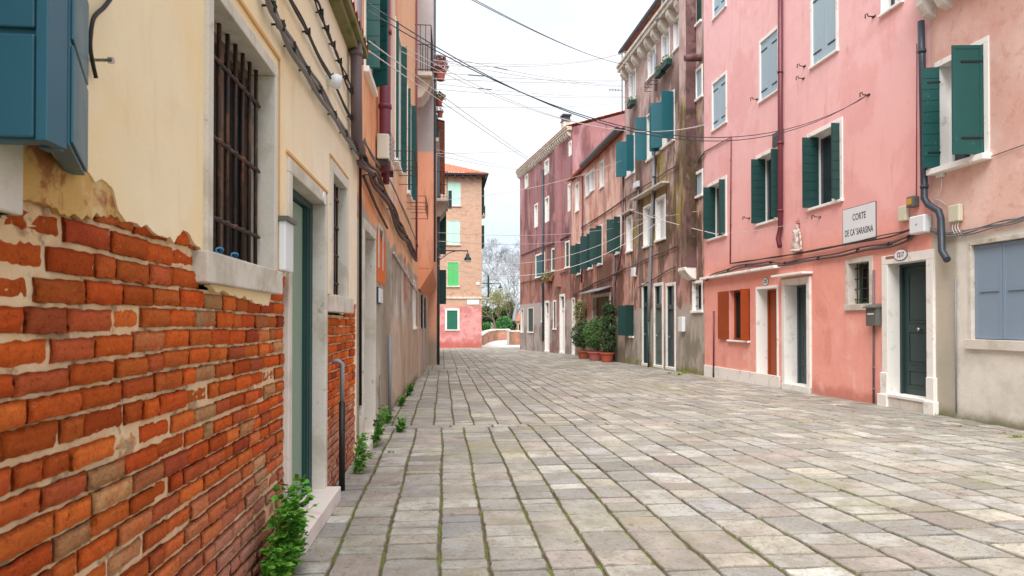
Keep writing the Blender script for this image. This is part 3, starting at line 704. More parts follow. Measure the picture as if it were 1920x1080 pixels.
# blue shutter leaves opened into the lane at the picture edge
e0 = up(118, 268, 1.84); zsh = 2.05
sb = FL.at(128, 268)[0]
F_a = Frame((e0.x, e0.y), (e0.x - .9, e0.y), True)   # leaf across the view
sh = empty('shutter', (e0.x, e0.y, zsh), 'blue folding shutter opened into the lane above the bare red brick', 'shutter')
G = Frame.__new__(Frame); G.P = Vector((e0.x, e0.y, 0)); G.d = Vector((-1, 0, 0)); G.n = Vector((0, -1, 0)); G.z = Vector((0, 0, 1)); G.L = 1
b = MB(); b.box(G, 0.03, .8, zsh, 3.4, 0, .05)
z = zsh
while z < 3.3: b.box(G, .036, .8, z + .006, z + .26, .051, .062); z += .27
b.build('shutter_leaf', M['teal_blue'], sh, bevel=.004)
b = MB(); b.box(G, 0.0, .028, zsh - .004, 3.4, -.02, .07); b.box(G, .02, .06, zsh - .006, 3.4, -.045, -.002); b.build('edge_strip', M['teal_blue'], sh, bevel=.003)
w_end = FL.pt(FL.s(140), 0, .03); dv = (w_end - Vector((e0.x, e0.y + .03, 0))); G2 = Frame.__new__(Frame); G2.P = Vector((e0.x, e0.y + .03, 0)); G2.d = dv.normalized(); G2.n = Vector((G2.d.y, -G2.d.x, 0)); G2.z = G.z; G2.L = 1
b = MB(); b.box(G2, 0, dv.length - .01, zsh + .01, 3.4, -.05, 0); 
for k in range(5): b.box(G2, .01, dv.length - .02, zsh + .02 + k * .27, zsh + .275 + k * .27, .0005, .008)
b.build('shutter_leaf', M['teal_blue'], sh, bevel=.003)

# black cable with bolt on the cream wall
b = MB(); b.tube(smooth_path([FL.pt(FL.at(x, y)[0], FL.at(x, y)[1], .03) for x, y in ((195, -10), (178, 12), (158, 32), (152, 62), (151, 90), (156, 120), (162, 146))], 6), .007, 6)
o = b.build('cable', M['black_pipe'], None, smooth=True); tag(o, 'short black cable hanging on the cream wall beside the blue shutter', 'cable')
b = MB(); s_, z_ = FL.at(161, 112); b.tube([FL.pt(s_, z_, .01), FL.pt(s_, z_, .07)], .006, 8); b.tube([FL.pt(s_, z_, .07), FL.pt(s_, z_, .085)], .011, 8); o = b.build('bolt', M['brass'], None); tag(o, 'small steel bolt sticking out of the cream wall beside the blue shutter', 'bolt')
# mailbox
mb, r_ = thing_box(FL, 515, 531, 416, 510, .02, .07, M['box_white'], 'mailbox', 'slim white mailbox on the left jamb of the cream house doorway', 'mailbox')
b = MB(); b.box(FL, r_[0] - .015, r_[1] + .015, r_[3] - .004, r_[3] + .025, .01, .09); b.build('lid', M['box_grey'], mb)
b = MB(); s_, z_ = FL.at(611, 150); b.tube([FL.pt(s_, z_, .012), FL.pt(s_, z_, .04), FL.pt(s_, z_ - .01, .09), FL.pt(s_, z_ - .02, .13)], [.05, .055, .07, .06], 14); o = b.build('wall_lamp', M['box_white'], None, smooth=True); tag(o, 'small white lamp behind the cables high on the cream wall', 'lamp')
# blue cord on the sill rail
for k, x in enumerate((412, 440)):
    s_, z_ = FL.at(x, 478 + k * 9, -.05); b = MB(); b.tube([FL.pt(s_ + .035 * math.cos(a * .6), z_ + .018 + .02 * math.sin(a * .6), -.05 + .01 * math.sin(a)) for a in range(14)], .005, 5)
    o = b.build('blue_cord', paint('blue_cord', (60, 140, 190), .6), None, smooth=True); tag(o, '%s loop of blue cord at the foot of the large barred window' % ('nearer' if k == 0 else 'farther'), 'cord', 'blue cords on the barred window')
b = MB(); s0_, z0_ = FL.at(634, 900, .09); s_ = FL.s(640, .09)
b.tube([FL.pt(s_, FL.at(640, 676, .05)[1], .0), FL.pt(s_, FL.at(640, 676, .09)[1], .06), FL.pt(s_, FL.at(640, 676, .09)[1] - .03, .1), FL.pt(s_, .85, .1)], .022, 10)
o = empty('drain_pipe', FL.pt(s_, 0, .1), 'short pipe, grey above and black below, on the brick beside the doorway', 'pipe'); b.build('upper_pipe', M['grey_pipe'], o, smooth=True)
b = MB(); b.tube([FL.pt(s_, .85, .1), FL.pt(s_, -.02, .1)], .029, 10); b.build('lower_pipe', M['black_pipe'], o, smooth=True)

# ---- cable bundles along the left wall
wallcable(FL, [(497, -30), (505, 0), (522, 38), (545, 82), (575, 132), (604, 178), (634, 228), (655, 262), (676, 292)], .018, M['cable_grey'], 'thick bundle of grey cables clamped along the cream wall, lowest of three', .07, 4, .008, clamps=9)
wallcable(FL, [(520, -40), (545, 0), (570, 48), (600, 108), (628, 158), (652, 208), (676, 256)], .010, M['cable'], 'pair of dark cables running down the cream wall, middle of three', .05, 3, .005, clamps=4)
wallcable(FL, [(575, -40), (592, 0), (610, 48), (630, 98), (650, 150), (664, 188), (668, 250)], .011, M['cable'], 'knotted dark cable high on the cream wall, uppermost of three', .05, 2, .014, clamps=10)
wallcable(FL, [(676, 290), (695, 322), (714, 352), (735, 392), (752, 430), (766, 452), (780, 484)], .03, M['cable_brown'], 'thick dusty cable bundle sagging along the orange house', .10, 5, .03, clamps=7)
wallcable(FL, [(682, 262), (700, 296), (726, 330), (748, 374), (768, 420), (784, 462)], .014, M['cable_grey'], 'thinner pair of cables above the dusty bundle on the orange house', .06, 2, .01)
wallcable(FL, [(682, 330), (690, 352), (708, 392), (726, 428)], .02, M['cable'], 'black cable curving across the grey plaster of the orange house', .05, 1, .004)

# ---- orange house
M['orange'] = plaster('orange_plaster', (228, 152, 104), .12, c2=(238, 184, 146), layers=[
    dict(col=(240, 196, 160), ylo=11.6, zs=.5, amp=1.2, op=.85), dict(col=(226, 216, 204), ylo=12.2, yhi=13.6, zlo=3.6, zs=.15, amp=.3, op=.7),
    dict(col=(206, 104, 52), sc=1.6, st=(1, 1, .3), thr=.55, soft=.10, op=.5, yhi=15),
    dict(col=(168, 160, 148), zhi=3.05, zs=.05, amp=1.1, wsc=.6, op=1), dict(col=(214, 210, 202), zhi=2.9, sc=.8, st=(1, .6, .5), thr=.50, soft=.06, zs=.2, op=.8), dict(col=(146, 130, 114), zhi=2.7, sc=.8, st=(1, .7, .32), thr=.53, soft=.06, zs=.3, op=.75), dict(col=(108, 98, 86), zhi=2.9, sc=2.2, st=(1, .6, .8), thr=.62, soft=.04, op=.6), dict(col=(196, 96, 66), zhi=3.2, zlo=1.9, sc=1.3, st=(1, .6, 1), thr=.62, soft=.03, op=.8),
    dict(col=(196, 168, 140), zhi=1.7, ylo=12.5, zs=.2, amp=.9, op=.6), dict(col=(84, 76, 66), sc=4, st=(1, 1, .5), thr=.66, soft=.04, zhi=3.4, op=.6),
    dict(col=(70, 72, 58), zhi=.05, zs=.12, amp=.4, op=.7)], bump=.6, bsc=12)
h2 = House('orange_house', 'tall orange house with decayed grey lower plaster and cable bundles beside the cream house', 'house', FL, sE, FL.s(783), 12.5, deep=6)
s2e = FL.s(783)
dr = FL.rect(677, 697, 432, 800); zt_ = FL.at(688, 440)[1]
h2.door(0, 0, 0, 0, rect=(dr[0], dr[1], .1, zt_), sur=.13, rec=.30, proud=.05, st=M['stone_old'], m=M['old_wood'], frame=M['stone_old'], thr=(.12, .12), panels=False, boards='v', label='pale stone doorway with a recessed brown door in the orange house')
def LW(px0, px1, yb, h_, **k):
    s0, s1 = sorted((FL.s(px0), FL.s(px1))); z0 = FL.at((px0 + px1) / 2, yb)[1]
    return dict(rect=(s0, s1, z0, z0 + h_), **k)
h2.window(0, 0, 0, 0, **LW(683, 697, 145, 2.3), sur=.08, msh=M['teal'], leaves=(('n', 92, .17, .02), ('f', 55, .26, .02)), straps=True)
h2.window(0, 0, 0, 0, **LW(740, 750, 310, 2.7), sur=.06, msh=M['teal'], leaves=(('n', 95, .05, .02), ('f', 88, .12, .02)))
h2.window(0, 0, 0, 0, **LW(763, 770, 366, 2.5), sur=.06, msh=M['teal'], leaves=(('n', 95, .06, .02), ('f', 88, .13, .02)))
h2.window(0, 0, 0, 0, **LW(775, 778, 612, 1.25), sur=.05, kind='grille', nv=4, nh=5, msh=M['teal'], rec=.12, barmat=M['black_iron'])
h2.window(0, 0, 0, 0, **LW(709, 716, 505, .62), sur=.07, kind='dark', sill=None, st=M['stone_old'])
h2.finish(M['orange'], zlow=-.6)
patch = MB()
s_a, s_b = FL.s(706), FL.s(722); zc = FL.at(714, 532)[1]
n = 14
for i in range(n):
    u, v = s_a + (s_b - s_a) * i / n, s_a + (s_b - s_a) * (i + 1) / n; f = lambda s: zc - .08 * noise.noise(Vector((s * 9, 2, 1))); g = lambda s: zc + .75 + .3 * noise.noise(Vector((s * 5, 4, 1)))
    patch.quad(FL.pt(u, f(u), .006), FL.pt(v, f(v), .006), FL.pt(v, g(v), .006), FL.pt(u, g(u), .006))
patch.build('orange_patch', plaster('strong_orange_plaster', (224, 116, 60), .12, bump=.5), h2.e)
pipe(h2.e, FL, [(722, -60), (722, 240), (722, 300), (722, 322)], .085, M['purple_pipe'], o=.12, collars=[(722, 60), (722, 200)], label='thick purple downpipe on the orange house')
pipe(h2.e, FL, [(724, 300), (724, 345)], .05, M['maroon_pipe'], o=.12, name='pipe_end')
pipe(h2.e, FL, [(668, 30), (676, 30), (676, 760)], .016, M['black_pipe'], o=.02, name='corner_conduit')
pipe(h2.e, FL, [(731, 626), (731, 785)], .03, M['grey_pipe'], o=.05, label='thin grey pipe low on the orange house')
pipe(h2.e, FL, [(781, -20), (781, 490)], .03, M['purple_pipe'], o=.05, label='thin purple pipe at the end of the orange house')
b = MB(); r = (FL.s(735), FL.s(781)); za, zb_ = FL.at(735, 470, .03)[1], FL.at(781, 548, .03)[1]; b.tube([FL.pt(r[0], za, .03), FL.pt(r[1], zb_, .03)], .025, 6); b.build('ledge', M['stone_old'], h2.e)
o, r = thing_box(FL, 703, 715, 262, 308, .02, .20, M['ac_white'], 'air_conditioner', 'beige air conditioner unit hung on the orange house under the shutters', 'air conditioner', bevel=.02)
b = MB(); G = FL; 
for k in range(6): b.box(FL, r[0] + .05, r[1] - .05, r[2] + .08 + k * .07, r[2] + .10 + k * .07, .2005, .205)
b.build('vent', M['box_grey'], o); b = MB(); b.box(FL, r[0] + .03, r[0] + .06, r[2] - .10, r[2] - .003, 0, .19); b.build('bracket', M['iron'], o); b = MB(); b.box(FL, r[1] - .06, r[1] - .03, r[2] - .10, r[2] - .003, 0, .19); b.build('bracket', M['iron'], o)
o, r = thing_box(FL, 706, 712, 541, 568, .01, .05, M['box_white'], 'wall_plaque', 'small pale plaque with a dark edge on the grey plaster of the orange house', 'plaque', bevel=.004)
b = MB(); b.box(FL, r[0] - .012, r[1] + .012, r[2] - .015, r[3] + .015, .002, .03); b.build('frame', M['dark_pipe'], o)
def basket(F, s0, s1, z0, z1, o1, label, group):
    c = F.pt((s0 + s1) / 2, z0, 0); e = empty('window_basket', c, label, 'basket', group); b = MB()
    for z_ in (z0, (z0 + z1) / 2, z1): b.tube([F.pt(s0, z_, 0), F.pt(s0, z_, o1), F.pt(s1, z_, o1), F.pt(s1, z_, 0)], .008, 5)
    b.build('rail', M['iron'], e); b = MB(); n = 6
    for k in range(n + 1): s_ = s0 + (s1 - s0) * k / n; b.tube([F.pt(s_, z0, o1), F.pt(s_, z1, o1)], .005, 4)
    b.build('bars', M['iron'], e); return e
basket(FL, FL.s(737), FL.s(748), FL.at(742, 330)[1], FL.at(742, 295)[1], .38, 'empty wire flower basket under the green shutters beside the air conditioner', 'wire window baskets')
basket(FL, FL.s(762), FL.s(770), FL.at(765, 398)[1], FL.at(765, 374)[1], .45, 'empty wire flower basket farther along the orange house, below the last green shutters', 'wire window baskets')

# ---- salmon overhanging house beyond it
Ys = FL.pt(s2e, 0).y; pO = up(812, 600, Ys); pO2 = up(818.5, 600, 30); FO = Frame((pO.x, Ys), (pO2.x, 30), True)
M['salmon_l'] = plaster('salmon_plaster', (228, 168, 140), .08, layers=[dict(col=(172, 168, 170), zlo=6.9, zs=.05, amp=.05), dict(col=(218, 138, 96), zhi=3.4, zs=.5, amp=.5, op=.7), dict(col=(170, 110, 90), sc=2, st=(1, 1, .2), thr=.60, op=.4)], bump=.4)
h3 = House('salmon_house', 'salmon and grey house jutting over the lane on the left', 'house', FO, 0, FO.L, 12.5, deep=6)
b = MB(); zo_ = 2.75; dpt = (FO.pt(0, 0) - FL.pt(s2e, 0)).length
q = [FO.pt(0, zo_ + .55, 0), FO.pt(FO.L, zo_ + .45, 0), FO.pt(FO.L, 12.5, 0), FO.pt(0, 12.5, 0)]
Bk = Vector((-5, 0, 0)); b.hexa([v for v in q] + [v + Bk for v in q])
q = [FO.pt(.01, zo_ + .548, -.002), FO.pt(FO.L - .01, zo_ + .448, -.002), FO.pt(FO.L - .01, zo_ - .1, -dpt + .06), FO.pt(.01, zo_ - .1, -dpt + .06)]
b.add([q[0], q[1], q[2], q[3], q[0] + Vector((-1.5, 0, 0)), q[1] + Vector((-1.5, 0, 0)), q[2] + Vector((-1, 0, 0)), q[3] + Vector((-1, 0, 0))], [(0, 1, 2, 3), (0, 3, 7, 4), (1, 2, 6, 5)])
b.build('upper_wall', M['salmon_l'], h3.e)
M['lower_l'] = plaster('streaked_lower_plaster', (196, 184, 170), .10, layers=[dict(col=(220, 180, 164), sc=.9, thr=.5, soft=.08, op=.6), dict(col=(140, 128, 116), sc=1, st=(1, .7, .4), thr=.54, soft=.09, op=.6)], bump=.6)
b = MB(); s3 = FL.s(806); b.box(FL, s2e + .004, s3 + 1, -1.5, zo_ + .1, -3, -.004); b.build('lower_wall', M['lower_l'], h3.e)
for px in (787, 793.5):
    s0 = FL.s(px); z0 = FL.at(px, 616)[1]; b = MB(); b.box(FL, s0, s0 + .85, z0, z0 + 1.15, 0, .03); wn = b.build('window', M['stone_old'], h3.e); b = MB(); b.box(FL, s0 + .06, s0 + .79, z0 + .06, z0 + 1.09, .031, .035); b.build('pane', M['dark'], wn); bars(wn, FL, s0 + .06, s0 + .79, z0 + .03, z0 + 1.1, .05, 4, 5, r=.012, m=M['black_iron'])
# balconies
def balcony(parent, F, s0, s1, z0, hgt, o1, slab_m, label=None, corb=2, nb=12, o0=0.0, rail_m=None):
    b = MB(); b.box(F, s0, s1, z0 - .12, z0, o0, o1); bl = b.build('balcony', slab_m, parent, bevel=.01)
    if label: bl['label'] = label
    b = MB(); m = rail_m or M['black_iron']
    for zz in (z0 + .06, z0 + hgt): b.tube([F.pt(s0 + .03, zz, o0), F.pt(s0 + .03, zz, o1 - .04), F.pt(s1 - .03, zz, o1 - .04), F.pt(s1 - .03, zz, o0)], .014, 6)
    for k in range(nb + 1): s_ = s0 + .03 + (s1 - s0 - .06) * k / nb; b.tube([F.pt(s_, z0, o1 - .04), F.pt(s_, z0 + hgt, o1 - .04)], .009, 5)
    for oo in [o0 + (o1 - .04 - o0) * j / 3 for j in range(1, 3)]:
        for s_ in (s0 + .03, s1 - .03): b.tube([F.pt(s_, z0, oo), F.pt(s_, z0 + hgt, oo)], .009, 5)
    b.build('railing', m, bl)
    for k in range(corb):
        s_ = s0 + (s1 - s0) * (k + .5) / corb; b = MB(); pr = [(o0, z0 - .70), (o0 + (o1 - o0) * .35, z0 - .66), (o0 + (o1 - o0) * .7, z0 - .42), (o0 + (o1 - o0) * .88, z0 - .122), (o0, z0 - .122)]
        vs = [F.pt(s_ - .11, zz, oo) for oo, zz in pr] + [F.pt(s_ + .11, zz, oo) for oo, zz in pr]; b.add(vs, [(4, 3, 2, 1, 0), (5, 6, 7, 8, 9)] + [(i, (i + 1) % 5, 5 + (i + 1) % 5, 5 + i) for i in range(5)]); b.build('bracket', slab_m, bl, bevel=.01)
    return bl
sa = FL.s(779); balcony(h2.e, FL, s2e - 1.5, s2e - .05, up(795, 152, Ys - .7).z, 1.35, dpt + .02, M['stone_old'], 'balcony at the far end of the orange house with thin dark railings')
balcony(h3.e, FO, 1.0, 2.6, up(815, 246, 21.5).z, 1.2, .16, M['stone_old'], None, 0, rail_m=M['green_iron'])
pipe(h3.e, FO, [(0.05, 13, .05), (0.05, 3.5, .05)], .03, M['dark_pipe'], px=False)
# ---- cream house at the far end of the left row
h4 = House('narrow_cream_house', 'pale cream house at the far end of the left row, with a corner balcony', 'house', FO, FO.L, FO.L + 17, 10.4, deep=6)
h4.e.location.z = gz(38)
M['cream_far'] = plaster('far_cream_plaster', (222, 206, 184), .08, layers=[dict(col=(224, 164, 132), zhi=3.2, zs=.4, op=.9), dict(col=(150, 140, 124), zhi=1.0, zs=.4, op=.9), dict(col=(150, 130, 112), sc=2, st=(1, 1, .2), thr=.60, op=.5)])
for s_, z_ in ((2, 5.6), (5.5, 5.6), (9, 5.6), (2, 2.6), (5.5, 2.6)):
    h4.window(0, 0, 0, 0, rect=(FO.L + s_, FO.L + s_ + .9, z_, z_ + 1.5), sur=.08, msh=M['teal_dark'], leaves=(('n', 100, .4, .02), ('f', 90, .4, .02)))
h4.finish(M['cream_far']); tile_roof(h4.e, FO, FO.L, FO.L + 17, 10.45, .35, 4, 1.2)
balcony(h4.e, FO, FO.L - .6, FO.L + 2.2, up(826, 376, 30).z, 1.15, .5, M['stone_old'], None, 2, 14)
pipe(h4.e, FO, [(FO.L + .25, 10.2, .08), (FO.L + .25, -.6, .08)], .06, M['dark_pipe'], px=False, collars=()); pipe(h4.e, FO, [(FO.L + .8, 7, .06), (FO.L + .8, -.6, .06)], .035, M['grey_pipe'], px=False)
fb = FO.pt(FO.L + .5, up(828, 385, 30).z, .56)
b = MB(); b.box(FO, FO.L - .2, FO.L + .9, fb.z, fb.z + .62, .51, .66); o = b.build('flower_box', M['dark_pipe'], None, bevel=.01, loc=fb); tag(o, 'dark empty flower box hung on the far corner balcony of the left row', 'flower box')

# ---- street lamps on brackets
def lamp(F, s, z, reach, label, sc=1.0):
    c = F.pt(s, z, .02); e = empty('street_lamp', c, label, 'street lamp', 'green bracket street lamps'); b = MB()
    b.box(F, s - .05, s + .05, z - .55, z + .12, 0, .05); b.tube([F.pt(s, z, .03), F.pt(s, z, reach)], .028 * sc, 8); b.tube(smooth_path([F.pt(s, z - .48, .03), F.pt(s, z - .34, reach * .18), F.pt(s, z - .12, reach * .38), F.pt(s, z - .02, reach * .6)], 5), .02 * sc, 6)
    for k in range(3):
        cc = F.pt(s, z - .12 - .09 * k, .12 + .11 * (2 - k)); b.tube([cc + F.n * (.07 * math.cos(a * .55)) + Vector((0, 0, .07 * math.sin(a * .55))) for a in range(12)], .01 * sc, 4)
    b.tube([F.pt(s, z + .03, reach), F.pt(s, z - .12, reach)], .02, 6); b.build('bracket_arm', M['green_iron'], e)
    b = MB(); t = F.pt(s, z - .12, reach); b.lathe(t, [(.03, 0), (.07, -.02), (.08, -.14), (.15, -.22), (.17, -.28), (.165, -.3)], 14); b.build('lamp_hood', M['green_iron'], e, smooth=True)
    b = MB(); b.lathe(t, [(.15, -.285), (.15, -.33), (.12, -.38), (.05, -.41)], 14); b.build('lamp_glass', M['box_white'], e, smooth=True)
yl = 31.5; sl_ = (FO.s(820)); sl_ = FO.L + 1.4; pl = FO.pt(sl_, 0); zl_ = up(850, 470, pl.y).z; rx = up(877, 480, pl.y).x - pl.x
lamp(FO, sl_, zl_, rx, 'green bracket street lamp reaching out from the far end of the left row')

# ---- brick house closing the lane
Yb = 61.0; q0 = up(829, 600, Yb); q1 = up(903, 600, Yb); FB = Frame((q0.x - 4, Yb), (q1.x, Yb), True); sB = FB.L
def bricktex(name, c1, c2, mor, sc=1.0, layers=()):
    s = NT(name); n = s.t.nodes.new('ShaderNodeTexBrick'); cx = s.t.nodes.new('ShaderNodeCombineXYZ'); s.lk(s.m2('ADD', s.sep.outputs[0], s.sep.outputs[1]), cx.inputs[0]); s.lk(s.sep.outputs[2], cx.inputs[1])
    s.lk(cx.outputs[0], n.inputs['Vector']); n.inputs['Scale'].default_value = sc; n.inputs['Brick Width'].default_value = .26; n.inputs['Row Height'].default_value = .075; n.inputs['Mortar Size'].default_value = .009
    n.inputs['Color1'].default_value = L(c1); n.inputs['Color2'].default_value = L(c2); n.inputs['Mortar'].default_value = L(mor); n.inputs['Bias'].default_value = .1
    col = s.mix(s.m2('MULTIPLY', s.ss(s.noise(.8, (1, 1, 3), 7, .7, off=2), .45, .65), .55), n.outputs[0], L((196, 158, 132))); col = s.mix(s.m2('MULTIPLY', s.ss(s.noise(1.7, (1, 1, 2), 6, .7, off=6), .55, .68), .5), col, L((120, 76, 60)))
    for i, l in enumerate(layers):
        lc = L(l['col']); k = s.mix(s.noise(2.5, det=6, off=i + 20), tuple(x * .82 for x in lc[:3]) + (1,), tuple(min(1, x * 1.15) for x in lc[:3]) + (1,)); col = s.mix(layer_mask(s, l, i), col, k)
    return s.fin(col, .9, s.bump(s.noise(12, det=5), .5, .01), .2)
M['brick_far'] = bricktex('weathered_far_brick', (162, 120, 100), (188, 146, 124), (202, 186, 168), layers=[dict(col=(190, 124, 122), zhi=3.12, zs=.02, amp=.02), dict(col=(212, 156, 152), zhi=3.1, sc=.9, thr=.5, zs=.02, amp=.02, op=.8), dict(col=(176, 88, 78), zhi=-.1, zs=.3, amp=1.4, op=.8), dict(col=(150, 80, 80), zhi=3.1, zlo=.3, zs=.1, sc=2.5, thr=.62, op=.5)])
h5 = House('brick_house', 'four storey brick house with mint shutters and a red plastered ground floor closing the lane', 'house', FB, 0, sB, up(860, 330, Yb).z, deep=7)
zfl = up(860, 559, Yb).z
def BW(xl, xr, yt, yb, **k): return h5.window(xl, xr, yt, yb, **k)
for (a, c, e, g, m_) in ((839, 863, 342, 385, 'mint'), (838, 862, 414, 458, 'mint'), (839, 860, 492, 536, 'bright_green')):
    BW(a, c, e, g, sur=.05, kind='closed', msh=M[m_], rec=.08, boards='plain', sill=(.12, .05, .08), st=M['stone_old'], label='window with closed %s shutters' % ('mint' if m_ == 'mint' else 'bright green'))
BW(838, 858, 582, 618, sur=.16, kind='closed', msh=M['green_mid'], rec=.12, boards='plain', st=M['sill'], label='ground floor window with closed dark green shutters')
h5.finish(M['brick_far'])
b = MB(); b.box(FB, -.2, sB + .03, zfl - .05, zfl + .12, .0, .08); b.build('string_course', M['stone_old'], h5.e)
ze5 = h5.z1; b = MB(); b.box(FB, -.3, sB + .55, ze5 - .001, ze5 + .14, -7.2, .65)
o = b.build('eave', paint('dark_eave', (66, 62, 68), .8), h5.e); mr = paint('dark_rafters', (58, 54, 58), .8)
for k in range(12): b = MB(); b.box(FB, .3 + k * .68, .42 + k * .68, ze5 - .22, ze5 - .002, 0, .6); b.build('rafter_end', mr, o)
for k in range(8): b = MB(); b.box(FB, sB, sB + .5, ze5 - .22, ze5 - .002, -.5 - k * .8, -.38 - k * .8); b.build('rafter_end', mr, o)
tr = tile_roof(h5.e, FB, -.3, sB + .6, ze5 + .16, .72, 3.2, 1.75)
for v in tr.data.vertices:   # hipped towards the right-hand corner
    wv = v.co + parent_world(h5.e); t_ = (wv - FB.P).dot(FB.d); lim = ze5 + .16 + max(0, (sB + .6 - t_)) * .42 + .06
    if wv.z > lim: v.co.z -= wv.z - lim
for (za, zb_, o1) in ((up(905, 372, 62).z - 2.2, up(905, 352, 62).z, .12), (up(905, 458, 62).z - 1.2, up(905, 420, 62).z, .1)):
    bq = MB(); bq.box(FB, sB + .002, sB + .35, za + 1, zb_, -1.9, -1.85); bq.build('side_shutter', M['teal_dark'], h5.e); bq = MB(); bq.box(FB, sB + .002, sB + .33, za + 1, zb_, -2.95, -2.9); bq.build('side_shutter', M['teal_dark'], h5.e)
zbal = up(905, 404, 63).z; b = MB(); b.box(FB, sB + .002, sB + .45, zbal - .12, zbal, -3.2, -1.6); sb_ = b.build('side_balcony', M['stone_old'], h5.e); b = MB()
for k in range(9): b.tube([FB.pt(sB + .42, zbal, -3.15 + k * .19), FB.pt(sB + .42, zbal + .9, -3.15 + k * .19)], .015, 4)
b.tube([FB.pt(sB + .42, zbal + .9, -3.2), FB.pt(sB + .42, zbal + .9, -1.6)], .02, 4); b.build('railing', M['box_grey'], sb_)
FS = Frame((q1.x, Yb), (q1.x, Yb + 7), True)
lamp(FS, 1.0, up(905, 531, Yb + 1).z, up(938, 531, Yb + 1).x - q1.x, 'green bracket street lamp on the right side of the brick house', 1.3)
zc_ = up(910, 558, Yb + 2).z; balcony(h5.e, FS, 1.5, 3.6, zc_, 2.1, .8, M['stone_old'], 'green railed side balcony', 0, 10, rail_m=M['green_iron'])
o, r = thing_box(FB, 876, 898, 562, 571, .01, .05, M['sill'], 'street_sign', 'long white street name sign on the brick house above the red plaster', 'sign', bevel=.004); 
b = MB(); 
b.box(FB, r[0] + .03, r[1] - .03, r[2] + .02, r[2] + .028, .0505, .052); b.box(FB, r[0] + .03, r[1] - .03, r[3] - .028, r[3] - .02, .0505, .052); b.build('border', M['box_grey'], o)
o, r = thing_box(FB, 893, 899, 529, 534, .01, .05, M['box_white'], 'sign_plate', 'tiny white plate near the corner of the brick house', 'sign', bevel=.004)

# ================================================================ RIGHT ROW
# ---- pink house with the white street sign
sR1 = FR.s(1747); sR2 = FR.s(1321)
M['pink'] = plaster('pink_plaster', (243, 184, 180), .04, layers=[dict(col=(240, 164, 148), zhi=3.6, zs=.35, amp=.6, op=.85), dict(col=(226, 138, 120), sc=.7, thr=.58, soft=.12, op=.30, zhi=3.0, zs=.5), dict(col=(246, 198, 200), zlo=6.0, zs=2.0, amp=1.0, op=.7), dict(col=(206, 128, 120), sc=3, st=(1, 1, .12), thr=.62, soft=.08, op=.18), dict(col=(250, 204, 192), sc=1.6, thr=.60, soft=.06, zhi=1.7, zs=.4, op=.45), dict(col=(206, 126, 112), sc=1.3, st=(1, 1, .6), thr=.60, soft=.06, zhi=2.4, zs=.5, op=.35), dict(col=(186, 108, 92), zhi=.16, zs=.14, amp=.6, op=.6), dict(col=(226, 150, 146), sc=.5, thr=.56, soft=.04, zlo=3.6, op=.30), dict(col=(176, 100, 92), sc=7, st=(1, 1, .12), thr=.67, soft=.03, op=.35)], bump=.4, bsc=9, grit=.12)
p2 = House('pink_house', 'smooth bright pink house with dark green shutters and a white street name sign', 'house', FR, sR1, sR2, 14.5, deep=7)
for (a, c, e, g, nm) in ((1330, 1361, 343, 444, 'farthest'), (1422, 1461, 288, 414, 'middle'), (1520, 1577, 243, 382, 'nearest')):
    p2.window(a, c, e, g, sur=.10, kind='glass', rec=.26, proud=.02, pane=M['glass'], msh=M['teal_dark'], sill=(.06, .02, .04), st=M['sill'], leaves=(('n', 92, .44, -.24), ('f', 90, .44, -.24)), label='%s of the first floor windows with dark green shutters standing open' % nm, straps=False)
for (a, c, e, g) in ((1338, 1362, 148, 236), (1428, 1460, 66, 178), (1526, 1570, -38, 108), (1340, 1362, -85, 22)):
    p2.window(a, c, e, g, sur=.09, kind='closed', rec=.10, proud=.015, msh=M['pale_shutter'], sill=(.05, .02, .04), st=M['sill'], boards='none', straps=True, label='window with closed pale blue shutters')
p2.window(1658, 1694, -120, 12, sur=.05, kind='glass', rec=.16, msh=M['pale_shutter'], sill=(.05, .02, .04), st=M['sill'], label='top floor window cut by the picture edge')
bw = FR.rect(1367, 1406, 547, 636)
wb, r_ = p2.window(0, 0, 0, 0, rect=(bw[0], bw[1], FR.at(1386, 638)[1], FR.at(1386, 543)[1]), sur=0, kind='glass', rec=.22, msh=M['brown_wood'], frame=M['brown_wood'], pane=M['dark'], sill=(.05, .03, .06), st=M['sill'], leaves=(('n', 98, .26, .02), ('f', 176, .62, .03)), label='ground floor window with red brown board shutters open')
dA = FR.rect(1420, 1457, 537, 712)
p2.door(0, 0, 0, 0, rect=(dA[0], dA[1], FR.at(1452, 714)[1], FR.at(1440, 541)[1]), sur=.07, rec=.34, proud=.02, m=M['brown_wood'], st=M['sill'], panels=False, boards='double', thr=(.14, .03), knob='n', label='doorway with the red brown wooden door', lab_leaf='red brown wooden door')
dB = FR.rect(1474, 1515, 528, 716)
DB, _ = p2.door(0, 0, 0, 0, rect=(dB[0], dB[1], FR.at(1508, 724)[1], FR.at(1495, 533)[1]), sur=.15, rec=.34, proud=.05, m=M['door_grey'], st=M['stone'], thr=(.16, .06), knob='n', label='white stone doorway with a dark grey door under a small canopy')
b = MB(); zc_ = FR.at(1490, 515)[1]; b.box(FR, dB[0] - .22, dB[1] + .24, zc_ - .03, zc_ + .02, 0, .28); b.build('canopy', M['sill'], DB, bevel=.006)
DD, rD = p2.door(0, 0, 0, 0, rect=(FR.s(1741), FR.s(1668), FR.at(1735, 748)[1], FR.at(1706, 491)[1]), sur=.17, rec=.26, proud=.05, m=M['door_green'], st=M['stone'], thr=(.06, .08), knob='c', label='white stone doorway numbered 1217 with a panelled dark green door')
zg = p2.z0(rD[0])
